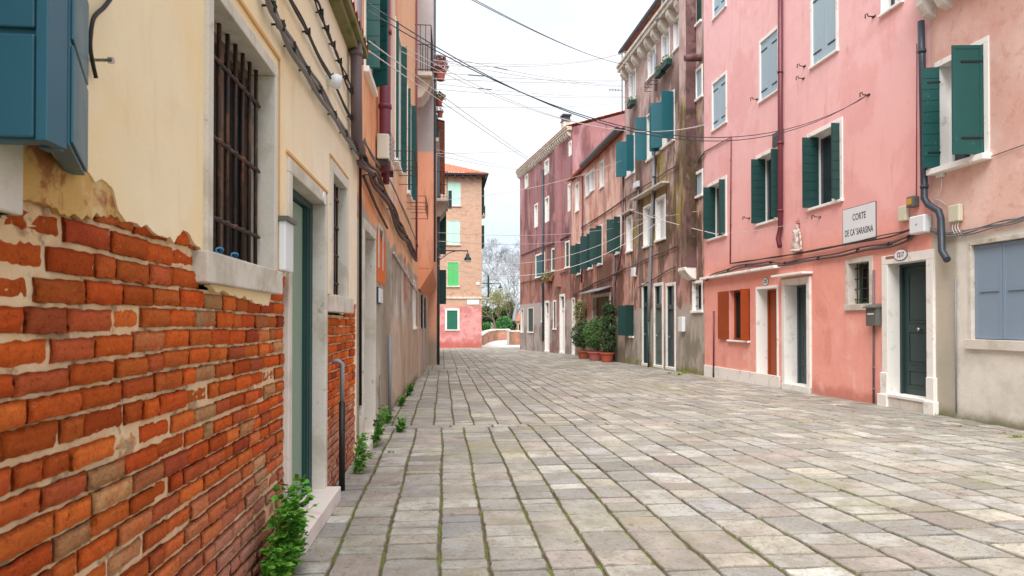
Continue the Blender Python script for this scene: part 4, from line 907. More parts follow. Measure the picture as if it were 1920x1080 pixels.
for a, c in ((rD[0] - .20, rD[0] - .004), (rD[1] + .004, rD[1] + .21)): b = MB(); b.box(FR, a, c, zg - .2, rD[2] + .40, -.1, .07); b.box(FR, a - .03, c + .03 if a < rD[0] else c + .05, zg - .2, zg + .22, -.1, .10); b.build('jamb_base', M['stone'], DD, bevel=.01)
def oval(parent, F, s, z, o, a, h, txt, flip, m_ink, ring=M['box_grey'], tw=.62):
    b = MB(); n = 28
    for rr, oo, mm in ((1.12, o, ring), (1.0, o + .004, M['box_white'])):
        q = [F.pt(s + a * rr * math.cos(2 * math.pi * i / n), z + h * rr * math.sin(2 * math.pi * i / n), oo) for i in range(n)]; b = MB(); b.add(q + [v - F.n * .008 for v in q], [tuple(range(n))] + [(i, (i + 1) % n, n + (i + 1) % n, n + i) for i in range(n)]); ob = b.build('number_plate' if mm is ring else 'plate_face', mm, parent if mm is ring else ob0)
        ob0 = ob
    text(F, txt, s, z, o + .0045, h * 1.35, m_ink, ob.parent, tw, flip, name='number', thick=.004)
s_, z_ = FR.at(1694, 478); oval(p2.e, FR, s_, z_, .062, .17, .095, '1217', -1, M['ink_red'], tw=.8)
b = MB(); s_, z_ = FR.at(1673, 483); b.box(FR, s_ - .12, s_ + .12, z_ - .025, z_ + .025, .0505, .054); b.build('rust_mark', paint('rust_stain', (150, 106, 84), .9, .3), DD)
s_, z_ = FR.at(1436, 528); oval(p2.e, FR, s_, z_, .012, .15, .10, '1215', -1, M['ink'], tw=.8)
p2.window(0, 0, 0, 0, rect=(FR.s(1631), FR.s(1592), FR.at(1612, 570)[1], FR.at(1612, 492)[1]), sur=.11, kind='grille', nv=4, nh=4, rec=.3, proud=.02, msh=None, frame=M['green_mid'], pane=M['dark'], st=M['stone_old'], sill=(.13, .0, .03), label='small square barred window between the doors')
p2.finish(M['pink'], zlow=-.6)
b = MB(); zl = gz(20) + .34; b.box(FR, FR.s(1463), sR2 - .002, -.8, zl, -.02, .035); b.build('plinth', M['stone'], p2.e, bevel=.008)
b = MB(); zl = FR.at(1400, 511)[1]; b.box(FR, FR.s(1463), sR2 + .02, zl - .02, zl + .05, -.02, .17); b.build('ledge', M['sill'], p2.e, bevel=.01)
pp = pipe(p2.e, FR, [(1463, -80), (1463, 240), (1463, 430), (1459, 447), (1462, 462, .16)], .062, M['maroon_pipe'], o=.09, collars=[(1463, 135), (1463, 268), (1463, 395)], label='maroon downpipe ending above the doors')
pipe(p2.e, FR, [(1338, 583), (1338, 700)], .024, M['maroon_pipe'], o=.05); pipe(p2.e, FR, [(1338, 690), (1338, 716)], .032, M['black_pipe'], o=.05)
pipe(p2.e, FR, [(1638, 506), (1638, 640), (1638, 756)], .02, M['copper_pipe'], o=.04, collars=[(1638, 690), (1638, 730)])
pipe(p2.e, FR, [(1322, 284), (1371, 257), (1369, 494)], .018, M['purple_pipe'], o=.03, name='conduit', collars=[(1370, 300), (1370, 360), (1370, 420)])
pipe(p2.e, FR, [(1719, 82), (1718, 380)], .008, M['purple_pipe'], o=.02, name='conduit')
# street name sign
o, r = thing_box(FR, 1583, 1644, 386, 451, .004, .022, M['box_white'], 'street_sign', 'white street name sign on the pink house with two lines of black capitals', 'sign', bevel=.002)
b = MB(); t_ = .012
for q in ((r[0] - t_, r[1] + t_, r[2] - t_, r[2]), (r[0] - t_, r[1] + t_, r[3], r[3] + t_), (r[0] - t_, r[0], r[2], r[3]), (r[1], r[1] + t_, r[2], r[3])): b.box(FR, *q, .002, .02)
b.build('border', M['box_grey'], o); hs = r[3] - r[2]; sc_ = (r[0] + r[1]) / 2
text(FR, 'CORTE', sc_ - .02, r[2] + hs * .70, .0225, hs * .27, M['ink'], o, .72, -1, thick=.001)
text(FR, "DE CA' SARASINA", sc_, r[2] + hs * .27, .0225, hs * .27, M['ink'], o, .62, -1, thick=.001)
M['carved'] = plaster('carved_stone', (218, 204, 196), .1, layers=[dict(col=(150, 132, 124), sc=9, thr=.50, soft=.05, op=.8)], bump=1, bsc=30)
# shrine relief: a small robed figure on a moulded bracket
s_, zb_ = FR.at(1495, 472, .06); zt_ = FR.at(1495, 412, .06)[1]; hh = zt_ - zb_; c = FR.pt(s_, zb_, .02)
e = empty('shrine_figure', c, 'small weathered white stone figure on a scrolled base set on the pink wall', 'statue')
b = MB(); b.lathe(FR.pt(s_, zb_, .06), [(.22 * hh, 0), (.24 * hh, .03 * hh), (.16 * hh, .07 * hh), (.12 * hh, .10 * hh), (.15 * hh, .14 * hh), (.12 * hh, .3 * hh), (.09 * hh, .42 * hh), (.12 * hh, .52 * hh), (.10 * hh, .62 * hh), (.09 * hh, .67 * hh), (.04 * hh, .71 * hh), (.055 * hh, .75 * hh), (.06 * hh, .80 * hh), (.04 * hh, .85 * hh), (.03 * hh, .86 * hh)], 14)
for v in b.v: v += FR.n * (.05 * noise.noise(v * 16)) + FR.d * (.05 * noise.noise(v * 15 + Vector((5, 0, 0))))
b.build('robed_figure', M['carved'], e, smooth=True)
b = MB(); b.tube(smooth_path([FR.pt(s_ + .27 * hh, zb_ + .04 * hh, .08), FR.pt(s_ + .24 * hh, zb_ + .25 * hh, .07), FR.pt(s_ + .15 * hh, zb_ + .55 * hh, .06), FR.pt(s_, zb_ + .72 * hh, .05), FR.pt(s_ - .15 * hh, zb_ + .55 * hh, .06), FR.pt(s_ - .24 * hh, zb_ + .25 * hh, .07), FR.pt(s_ - .27 * hh, zb_ + .04 * hh, .08)], 5), .035 * hh, 6); b.build('scrolled_frame', M['carved'], e, smooth=True)
b = MB(); b.lathe(FR.pt(s_, zb_ + .87 * hh, .05), [(.02, 0), (.05, .03), (.045, .06), (.012, .09), (.012, .13)], 10); b.build('finial', M['terracotta_pink'], e, smooth=True)
# meter boxes, mailbox
thing_box(FR, 1693, 1708, 386, 415, .01, .10, M['box_beige'], 'meter_box', 'slim beige meter box on the pink wall, left of the grey sensor box', 'box', bevel=.02)
o, r = thing_box(FR, 1713, 1726, 368, 389, .01, .14, M['box_grey'], 'sensor_box', 'small grey brown box with an amber front above the white junction box', 'box', bevel=.02); b = MB(); b.box(FR, r[0] + .03, r[1] - .03, r[2] + .05, r[3] - .04, .1405, .146); b.build('amber_front', paint('amber', (196, 150, 60), .4), o)
o, r = thing_box(FR, 1721, 1750, 404, 438, .01, .17, M['box_white'], 'junction_box', 'largest white junction box, beside the bend of the dark downpipe', 'box', bevel=.025); b = MB(); b.tube([FR.pt((r[0] + r[1]) / 2, (r[2] + r[3]) / 2, .17), FR.pt((r[0] + r[1]) / 2, (r[2] + r[3]) / 2, .175)], .015, 10); b.build('lock', M['box_grey'], o)
o, r = thing_box(FR, 1788, 1809, 384, 416, .01, .10, M['box_beige'], 'meter_box', 'pale beige meter box with hanging wires on the rough pink house', 'box', bevel=.02); b = MB()
for k in range(3):
    ss_ = r[0] + .05 + k * .06; b.tube(smooth_path([FR.pt(ss_, r[2], .05), FR.pt(ss_ + .01, r[2] - .1, .07), FR.pt(ss_ - .05, r[2] - .22, .05), FR.pt(ss_ - .15, r[2] - .27, .04)], 4), .007, 5)
b.build('wires', M['cable_white'], o, smooth=True)
o, r = thing_box(FR, 1636, 1655, 575, 611, .03, .15, M['box_grey'], 'mailbox', 'dark grey mailbox with a sloping lid beside the doorway numbered 1217', 'mailbox', bevel=.01); b = MB(); b.hexa([FR.pt(r[0] - .03, r[3] - .01, .02), FR.pt(r[1] + .03, r[3] - .01, .02), FR.pt(r[1] + .03, r[3] + .06, .02), FR.pt(r[0] - .03, r[3] + .06, .02), FR.pt(r[0] - .03, r[3] - .03, .20), FR.pt(r[1] + .03, r[3] - .03, .20), FR.pt(r[1] + .03, r[3] - .01, .20), FR.pt(r[0] - .03, r[3] - .01, .20)]); b.build('lid', M['box_grey'], o)
b = MB(); b.box(FR, r[0] + .06, r[1] - .06, r[3] - .16, r[3] - .13, .1505, .154); b.build('slot', M['box_white'], o)
o, r = thing_box(FR, 1762, 1775, 320, 332, .01, .07, M['box_white'], 'junction_box', 'tiny white junction box under the sill of the open teal shuttered window', 'box', bevel=.01); b = MB(); b.tube(smooth_path([FR.pt(r[0] + .05, r[2], .04), FR.pt(r[0] + .07, r[2] - .25, .04), FR.pt(r[0] + .22, r[2] - .34, .04), FR.pt(r[0] + .1, r[2] - .40, .03), FR.pt(r[0] - .05, r[2] - .5, .03)], 5), .006, 5); b.build('wires', M['cable_white'], o, smooth=True)
o, r = thing_box(FR, 1453, 1472, 246, 272, .005, .06, M['box_grey'], 'wall_vent', 'small grey vent plate behind the maroon downpipe', 'vent', bevel=.004); b = MB()
for k in range(5): b.box(FR, r[0] + .02, r[1] - .02, r[2] + .03 + k * .05, r[2] + .05 + k * .05, .0605, .066)
b.build('louvre', M['dark_pipe'], o)
def hook(F, px, py, label):
    s_, z_ = F.at(px, py); b = MB(); b.tube([F.pt(s_, z_, 0), F.pt(s_, z_, .13), F.pt(s_, z_ + .05, .15), F.pt(s_, z_ + .03, .19), F.pt(s_, z_ - .05, .19)], .012, 6); b.tube([F.pt(s_ - .05, z_, .002), F.pt(s_ + .05, z_, .002)], .02, 6)
    o = b.build('wall_hook', M['iron'], None, loc=F.pt(s_, z_, 0)); tag(o, label, 'hook', 'iron hooks on the pink house')
for px, py, l in ((1509, 124, 'iron hook below the topmost closed shutters of the pink wall, upper of a pair'), (1507, 147, 'iron hook below the topmost closed shutters of the pink wall, lower of a pair'), (1629, 178, 'iron hook holding a wire high on the pink wall above the sign'), (1537, 407, 'iron hook on the pink wall between the shrine figure and the sign'), (1639, 31, 'iron hook below the top window near the cornice'), (1420, 186, 'iron hook beside the left closed shutters of the pink house'), (1405, 409, 'iron hook left of the middle dark green shutters')): hook(FR, px, py, l)
wallcable(FR, [(1324, 524), (1340, 516), (1372, 505), (1400, 498), (1440, 492), (1458, 494), (1500, 490), (1560, 480), (1620, 468), (1668, 457), (1700, 447), (1714, 432), (1721, 415)], .026, M['cable_brown'], 'thick taped cable bundle sagging along the pink house above the doors', .06, 3, .012, clamps=10)
wallcable(FR, [(1370, 494), (1420, 487), (1480, 478), (1560, 463), (1640, 447), (1690, 436), (1722, 424)], .015, M['cable'], 'thin dark cable running just under the white street name sign', .05, 2, .008)
# ---- rough pink house at the right edge
M['rough'] = plaster('rough_pink_plaster', (226, 184, 170), .07, c2=(214, 166, 154), layers=[dict(col=(236, 206, 196), sc=1.2, thr=.54, soft=.12, op=.55), dict(col=(198, 134, 120), sc=5, thr=.60, soft=.08, op=.4),
    dict(col=(214, 208, 198), zhi=FR.at(1850, 437)[1], zs=.03, amp=.12, wsc=3), dict(col=(226, 220, 208), zhi=3.1, sc=1.0, thr=.50, soft=.12, zs=.3, op=.7), dict(col=(196, 190, 178), zhi=1.5, sc=2.0, thr=.56, soft=.1, zs=.4, op=.6),
    dict(col=(166, 158, 142), zhi=3.1, ylo=FR.pt(FR.s(1794), 0).y, zs=.06, amp=.25, wsc=2.2, op=.85), dict(col=(196, 184, 168), zlo=1.3, zhi=3.3, ylo=FR.pt(FR.s(1782), 0).y, zs=.2, amp=.5, op=.6), dict(col=(100, 100, 62), zhi=.10, zs=.12, amp=.38, op=.85, wsc=1.5)], bump=.75, bsc=16, grit=.2)
p1 = House('rough_pink_house', 'rough pale pink house with teal window shutters and a wide blue grey ground shutter', 'house', FR, 3.0, sR1, FR.at(1735, 40)[1] + .5, deep=7, base=0)
p1.window(0, 0, 0, 0, rect=(FR.s(1849), FR.s(1764), FR.at(1805, 303)[1], FR.at(1805, 103)[1]), sur=.10, kind='glass', rec=.26, proud=.02, msh=M['teal'], sill=(.10, .04, .14), st=M['sill'], pane=M['glass'], leaves=(('n', 82, .48, .02, M['teal'], 'plain'), ('f', 108, .27, .02)), straps=True, label='window with teal shutters standing open')
gw = (FR.s(2150), FR.s(1822), FR.at(1870, 640)[1], FR.at(1870, 454)[1])
W_, r_ = p1.window(0, 0, 0, 0, rect=(gw[0], gw[1], FR.at(1850, 637)[1], FR.at(1850, 456)[1]), sur=.07, kind='dark', rec=.12, proud=.012, msh=M['garage'], sill=(.16, .04, .04), st=M['stone_old'], label='wide ground floor opening closed by blue grey shutters')
sw = (r_[1] - r_[0]) / 5
for k in range(5): leaf(W_, FR, r_[0] + k * sw + .004, r_[2] + .01, r_[3] - .01, -.07, 0, sw - .008, M['garage'], 1, 'plain', straps=False); zz = (r_[2] + r_[3]) / 2; t_ = MB(); t_.box(FR, r_[0] + k * sw + .06, r_[0] + k * sw + sw * .8, zz, zz + .03, -.052, -.040); t_.build('strap_hinge', M['garage'], W_)
p1.finish(M['rough'], zlow=-.5)
cornice(p1.e, FR, 3.0, sR1 + .12, p1.z1 - .12, M['stone'], 22, out=.30, h=.42); tile_roof(p1.e, FR, 3.0, sR1 + .15, p1.z1 + .16, .5, 4, 1.3)
pipe(p1.e, FR, [(1727, 40), (1729, 120), (1733, 372), (1741, 384), (1760, 396), (1764, 410), (1766, 470), (1776, 487, .2)], .058, M['dark_pipe'], o=.12, collars=[(1729, 96), (1733, 350)], label='dark bent downpipe between the two pink houses')
pipe(p1.e, FR, [(1792, 520), (1792, 640), (1793, 775)], .012, M['grey_pipe'], o=.02, name='conduit')
wallcable(FR, [(1722, 414), (1745, 432), (1775, 440), (1800, 438), (1840, 428), (1880, 418), (1925, 408), (1990, 390), (2080, 366)], .013, M['cable_grey'], 'bundle of pale grey cables along the rough pink house at the right edge', .05, 5, .008)
wallcable(FR, [(1770, 322), (1800, 311), (1850, 296), (1925, 270), (2000, 245)], .006, M['cable'], 'single thin cable crossing the rough pink wall under the teal shuttered window', .02, 1, .002)

# ---- mauve, moss-stained house
M['mauve'] = plaster('stained_mauve_plaster', (202, 176, 170), .14, c2=(178, 150, 140), layers=[
    dict(col=(204, 156, 142), zhi=5.5, zs=.6, amp=1.2, op=.9), dict(col=(150, 136, 66), sc=.55, thr=.49, soft=.07, zlo=4.6, zhi=9.2, zs=.5, amp=.8, ylo=22.0, yhi=29.8, op=.92), dict(col=(90, 74, 64), sc=1.0, st=(1, 1, .3), thr=.51, soft=.035, zhi=11, zs=1.0, op=.85), dict(col=(150, 122, 116), sc=2.4, st=(1, 1, .5), thr=.52, soft=.08, op=.5),
    dict(col=(88, 78, 62), sc=1.6, st=(1, 1, .5), thr=.58, soft=.05, zhi=9.5, zs=.5, op=.7), dict(col=(178, 170, 160), zhi=2.2, zs=.06, amp=1.2, op=.9), dict(col=(112, 108, 92), zhi=1.5, sc=1.8, st=(1, 1, .4), thr=.5, soft=.1, zs=.4, op=.7), dict(col=(120, 122, 50), zhi=.05, zs=.1, amp=.5, sc=1.2, thr=.48, soft=.06, op=.8)], bump=1.0, bsc=12, grit=.3)
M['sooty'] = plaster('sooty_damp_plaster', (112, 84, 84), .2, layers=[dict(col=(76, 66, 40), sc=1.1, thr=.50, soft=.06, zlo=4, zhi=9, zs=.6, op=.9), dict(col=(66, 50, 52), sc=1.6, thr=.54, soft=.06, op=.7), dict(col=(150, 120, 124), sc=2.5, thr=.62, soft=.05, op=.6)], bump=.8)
R3_z = FR3.at(1173, 133)[1]
m3 = House('mauve_house', 'tall mauve house stained with moss, beside the bright pink house, with a projecting chimney breast', 'house', FR3, 0, FR3.L, R3_z + .9, deep=7)
def W3(xl, xr, yt, yb, **k):
    k.setdefault('st', M['sill']); k.setdefault('msh', M['teal_r']); return m3.window(xl, xr, yt, yb, **k)
for a, c, e, g in ((1181, 1192, 136, 190), (1217, 1230, 94, 140), (1243, 1256, 62, 112), (1266, 1276, 34, 88)): W3(a, c, e, g, sur=.08, kind='curtain', rec=.12, label='top floor white framed window')
W3(1214, 1237, 208, 292, sur=.06, rec=.2, leaves=(('n', 80, .35, .03), ('f', 105, .46, .03)), boards='v'); W3(1243, 1265, 180, 268, sur=.06, rec=.2, leaves=(('n', 95, .46, .03), ('f', 120, .42, .03)), boards='v')
W3(1176, 1190, 258, 326, sur=.06, rec=.2, leaves=(('n', 95, .34, .03), ('f', 120, .48, .03)), boards='v')
W3(1208, 1221, 388, 460, sur=.09, kind='curtain', rec=.2); W3(1231, 1247, 372, 448, sur=.09, kind='curtain', rec=.2); W3(1176, 1185, 408, 470, sur=.09, kind='curtain', rec=.2)
W3(1307, 1317, 130, 182, sur=.10, kind='closed', rec=.12, msh=M['pale_shutter'], boards='plain', label='small upper window near the pink house'); W3(1306, 1317, 325, 366, sur=.10, kind='closed', rec=.14, msh=M['pale_shutter'], boards='plain', label='small middle window near the pink house'); W3(1307, 1317, -30, 40, sur=.0, kind='closed', msh=M['teal_dark'], rec=.1)
W3(1300, 1316, 531, 582, sur=.09, kind='grille', nv=4, nh=3, pane=M['dark'], barmat=M['black_iron'], label='ground floor barred window beside the pink house')
W3(1181, 1188, 572, 630, sur=.0, kind='dark', msh=M['teal_dark'], leaves=(('n', 120, .5, .02), ('f', 150, .7, .02)), rec=.15)
for (a, c, mm, lb) in ((1206, 1216, 'teal_dark', 'leftmost'), (1228, 1242, 'greygreen', 'middle'), (1251, 1265, 'door_grey', 'rightmost')):
    rr = FR3.rect(a, c, 545, 690); m3.door(0, 0, 0, 0, rect=(rr[0], rr[1], m3.z0(rr[0]) + .12, FR3.at((a + c) / 2, 536)[1]), sur=.12, rec=.07, proud=.03, m=M[mm], st=M['stone'], transom=.75, thr=(.1, .05), label='%s of the three white stone doorways with a small window over the door' % lb)
m3.finish(M['mauve'], zlow=-1.2)
pipe(m3.e, FR3, [(1229, 100), (1229, 170)], .05, M['grey_pipe'], o=.09); pipe(m3.e, FR3, [(1227, 284), (1222, 420), (1218, 545), (1216, 600)], .06, M['grey_pipe'], o=.09, collars=[(1226, 330), (1221, 460)], label='long grey downpipe'); pipe(m3.e, FR3, [(1216, 600), (1216, 694)], .04, M['dark_pipe'], o=.09)
pipe(m3.e, FR3, [(1197, 355), (1197, 470), (1193, 512), (1192, 520)], .03, M['cable_grey'], o=.05, name='conduit')
b = MB(); za = FR3.at(1200, 374)[1]; b.box(FR3, FR3.s(1255), FR3.s(1196), za, za + .06, 0, .30); b.build('ledge', M['stone_old'], m3.e); za = FR3.at(1182, 398)[1]; b = MB(); b.box(FR3, FR3.s(1190), FR3.s(1171), za, za + .05, 0, .2); b.build('ledge', M['stone_old'], m3.e)
# projecting chimney breast
sn = FR3.s(1306); lo_, hi_ = .05, 1.2
for _ in range(30):
    mid_ = (lo_ + hi_) / 2
    if FR3.at(1287, 400, mid_)[0] > sn: lo_ = mid_
    else: hi_ = mid_
oc = max(.25, min(.7, mid_)); sf = max(sn + .5, FR3.s(1274, oc)); zc0 = FR3.at(1290, 500, oc)[1]
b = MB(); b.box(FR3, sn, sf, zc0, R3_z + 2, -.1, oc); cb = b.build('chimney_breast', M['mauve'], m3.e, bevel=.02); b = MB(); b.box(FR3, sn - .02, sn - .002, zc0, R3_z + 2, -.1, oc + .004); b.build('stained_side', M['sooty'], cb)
pr = [(0.0, zc0 - .42), (oc * .4, zc0 - .38), (oc * .85, zc0 - .24), (oc + .06, zc0 - .10), (oc + .06, zc0 - .001), (0, zc0 - .001)]
b = MB(); m_ = len(pr)
for a, c in ((sn, sn + .35), (sf - .35, sf)):
    vs = [FR3.pt(a, zz, oo) for oo, zz in pr] + [FR3.pt(c, zz, oo) for oo, zz in pr]; b.add(vs, [tuple(range(m_))[::-1], tuple(range(m_, 2 * m_))] + [(i, (i + 1) % m_, m_ + (i + 1) % m_, m_ + i) for i in range(m_)])
b.build('corbel', M['stone'], m3.e, bevel=.02)
cornice(m3.e, FR3, sf + .02, FR3.L, R3_z - .05, M['stone_old'], 9, out=.35, h=.5, bw=.28)
tile_roof(m3.e, FR3, 0, FR3.L, R3_z + .95, .14, 4, 1.4)
b = MB(); b.tube([FR3.pt(sf, R3_z + .92, .2), FR3.pt(FR3.L + .1, R3_z + .92, .2)], .09, 10); b.build('gutter', M['dark_pipe'], m3.e)
pipe(m3.e, FR3, [(sf + 2.1, R3_z + .9, .15), (sf + 2.1, R3_z + .3, .2), (sf + 2.1, R3_z - .1, .42)], .05, M['grey_pipe'], px=False)
wallcable(FR3, [(1321, 286), (1310, 300, .05), (1307, 306, .06)], .03, M['cable_brown'], 'short brown cable tray beside the chimney breast of the mauve house', .06, 2, .01)
wallcable(FR3, [(1272, 308), (1250, 322), (1225, 338), (1200, 354), (1173, 370)], .022, M['cable_brown'], 'brown cable bundle crossing the moss stained wall below the big teal shutters', .06, 2, .012)
wallcable(FR3, [(1270, 462), (1240, 474), (1210, 487), (1175, 503)], .022, M['cable_brown'], 'brown cable bundle above the three white doorways of the mauve house', .06, 2, .012)
wallcable(FR3, [(1268, 500), (1245, 512), (1215, 530), (1196, 540)], .018, M['cable'], 'dark cable just over the small windows of the three white doorways', .05, 1, .01)
for (a, c, e, g, l) in ((1189, 1195, 502, 519, 'white meter box left of the long grey downpipe, upper floor line'), (1278, 1286, 594, 622, 'slim white meter box beside the rightmost of the three white doorways'), (1193, 1201, 341, 352, 'small white alarm box on the moss stained wall')): thing_box(FR3, a, c, e, g, .01, .14, M['box_white'], 'meter_box', l, 'box', bevel=.02)
b = MB(); s_, z_ = FR3.at(1314, 108); b.tube([FR3.pt(s_, z_, 0), FR3.pt(s_, z_ - .02, .25), FR3.pt(s_, z_ - .05, .55)], [.12, .12, .10], 12); o = b.build('flue_pipe', M['sooty'], m3.e)

# ---- salmon house
M['salmon_r'] = plaster('stained_salmon_plaster', (230, 184, 168), .07, layers=[
    dict(col=(190, 122, 106), sc=.9, st=(1, 1, .35), thr=.54, soft=.04, op=.6), dict(col=(240, 206, 192), sc=.8, thr=.56, soft=.06, zlo=4, op=.6), dict(col=(190, 128, 116), zhi=5.3, zs=.3, amp=.8, op=.85), dict(col=(92, 68, 56), zhi=5.0, sc=.9, st=(1, 1, .45), thr=.48, soft=.04, zs=.4, amp=1.0, op=.85), dict(col=(150, 112, 100), sc=2.2, st=(1, 1, .2), thr=.58, soft=.06, op=.6),
    dict(col=(188, 174, 160), zhi=1.9, zs=.08, amp=.9, op=.85), dict(col=(96, 92, 74), zhi=.6, zs=.3, amp=.8, op=.7)], bump=.6, bsc=12, grit=.2)
R4z = FR4.at(1092, 322)[1]
m4 = House('stained_salmon_house', 'stained salmon house with a long dark gutter and teal shutters behind the potted shrubs', 'house', FR4, 0, FR4.L, R4z, deep=7)
def W4(xl, xr, yt, yb, **k):
    k.setdefault('st', M['sill']); k.setdefault('msh', M['teal_dark']); return m4.window(xl, xr, yt, yb, **k)
for a, c, e, g in ((1126, 1132, 304, 350), (1099, 1106, 328, 366), (1108, 1114, 320, 357), (1080, 1085, 345, 395), (1158, 1163, 272, 322)): W4(a, c, e, g, sur=.10, kind='curtain', rec=.16)
W4(1155, 1164, 408, 474, sur=.08, leaves=(('n', 95, .30, .03), ('f', 112, .42, .03))); W4(1121, 1129, 425, 495, sur=.08, leaves=(('n', 95, .30, .03), ('f', 112, .42, .03))); W4(1103, 1111, 440, 503, sur=.08, leaves=(('n', 95, .30, .03), ('f', 112, .42, .03))); W4(1083, 1089, 458, 513, sur=.08, leaves=(('n', 95, .30, .03), ('f', 112, .42, .03)))
rr = FR4.rect(1112, 1143, 560, 670); m4.door(0, 0, 0, 0, rect=(rr[0], rr[1], m4.z0(rr[0]) + .1, FR4.at(1127, 556)[1]), sur=.16, rec=.25, proud=.03, m=M['old_wood'], st=M['stone_old'], panels=False, boards='v', knob=None, label='wide old wooden gate door under a tin awning')
b = MB(); za = FR4.at(1126, 545)[1]; b.hexa([FR4.pt(rr[0] - .4, za + .10, 0), FR4.pt(rr[1] + .5, za + .10, 0), FR4.pt(rr[1] + .5, za + .16, 0), FR4.pt(rr[0] - .4, za + .16, 0), FR4.pt(rr[0] - .4, za - .12, .7), FR4.pt(rr[1] + .5, za - .12, .7), FR4.pt(rr[1] + .5, za - .08, .7), FR4.pt(rr[0] - .4, za - .08, .7)]); b.build('awning', M['grey_pipe'], m4.e)
W4(1085, 1089, 565, 597, sur=.1, kind='dark', rec=.15); 
for (a, c, e) in ((1073.5, 1077.5, 562),): rr = FR4.rect(a, c, e, 660); m4.door(0, 0, 0, 0, rect=(rr[0], rr[1], m4.z0(rr[0]) + .1, FR4.at(a, e)[1]), sur=.12, rec=.2, m=M['door_grey'], label='narrow doorway at the left end')
m4.finish(M['salmon_r'], zlow=-1.4)
b = MB(); b.tube([FR4.pt(-.1, R4z + .02, .38), FR4.pt(FR4.L * .62, R4z + .02, .38)], .14, 10); b.build('gutter', M['dark_pipe'], m4.e)
tile_roof(m4.e, FR4, 0, FR4.L, R4z + .06, .32, 4, 1.3)
pipe(m4.e, FR4, [(1092, 330), (1092, 470), (1090, 530)], .05, M['maroon_pipe'], o=.08); pipe(m4.e, FR4, [(1168, 330), (1168, 452), (1147, 560), (1147, 672)], .04, M['copper_pipe'], o=.05)
pipe(m4.e, FR4, [(1152, 475), (1151, 560), (1150, 676)], .05, M['copper_pipe'], o=.06)
wallcable(FR4, [(1171, 372), (1140, 396), (1110, 414), (1090, 428)], .035, M['cable_brown'], 'brown cable bundle between the two upper floors of the stained salmon house', .06, 2, .015)
wallcable(FR4, [(1172, 503), (1140, 519), (1105, 536), (1074, 552)], .04, M['cable_brown'], 'brown cable bundle low on the stained salmon house above the awning', .08, 2, .02)

# ---- dark red house
M['red'] = plaster('dark_red_plaster', (164, 120, 122), .14, c2=(146, 104, 106), layers=[dict(col=(166, 118, 106), zhi=6.6, zs=.4, amp=1.2, op=.8), dict(col=(96, 62, 62), sc=.7, st=(1, 1, .3), thr=.54, soft=.05, op=.65), dict(col=(196, 150, 150), sc=1.0, st=(1, 1, .5), thr=.62, soft=.05, op=.5), dict(col=(180, 150, 158), sc=1.2, st=(1, 1, .12), thr=.60, soft=.06, zlo=11, zs=1, op=.6), dict(col=(98, 88, 58), zhi=4.6, sc=1.3, thr=.56, op=.7),
    dict(col=(168, 156, 152), zhi=3.1, zs=.06, amp=.2, op=1), dict(col=(150, 96, 92), zhi=3.1, ylo=43, yhi=47.5, sc=.8, thr=.48, soft=.03, op=.8), dict(col=(112, 100, 88), zhi=1.4, sc=1.2, st=(1, 1, .4), thr=.5, soft=.1, zs=.3, op=.7)], bump=.6, grit=.2)
R5z = FR5.at(978, 322)[1]
m5 = House('dark_red_house', 'tall dark red house with a dentilled cornice at the far end of the right row', 'house', FR5, 0, FR5.L, R5z, deep=9)
def W5(xl, xr, yt, yb, **k):
    k.setdefault('st', M['stone']); k.setdefault('sur', .12); k.setdefault('rec', .15); return m5.window(xl, xr, yt, yb, **k)
for a, c, e, g in ((985, 990, 330, 352), (1022, 1029, 302, 326), (1043, 1047, 285, 312), (1068, 1071, 268, 292), (1003, 1008, 385, 426), (1023, 1029, 372, 416), (1042, 1046, 362, 406), (1066, 1069, 348, 396)): W5(a, c, e, g, kind='curtain', sill=None)
W5(1005, 1021, 478, 518, kind='closed', msh=M['teal_r'], boards='plain', label='window with closed teal shutters'); W5(1035, 1043, 468, 506, kind='closed', msh=M['teal_dark'], boards='plain'); W5(1061, 1067, 455, 500, kind='closed', msh=M['teal_dark'], boards='plain')
W5(977, 981, 580, 622, kind='dark', sur=.05); W5(990, 1000, 578, 622, kind='closed', msh=M['teal_dark'], boards='plain', sur=.04); W5(1016, 1019, 576, 602, kind='dark', sur=.05); W5(1038, 1042, 566, 616, kind='closed', msh=M['teal_dark'], boards='plain')
for a, c, e in ((1023, 1029, 568), (1051, 1058, 556)):
    rr = FR5.rect(a, c, e, 660); m5.door(0, 0, 0, 0, rect=(rr[0], rr[1], m5.z0(rr[0]) + .1, FR5.at((a + c) / 2, e)[1]), sur=.16, rec=.12, m=M['white'], transom=.8, knob=None, label='tall white door')
m5.finish(M['red'], zlow=-1.5)
cornice(m5.e, FR5, 0, FR5.L + .2, R5z - .1, M['stone_old'], 34, out=.28, h=.38, bw=.13)
tile_roof(m5.e, FR5, 0, FR5.L, R5z + .14, .36, 6, 2.0)
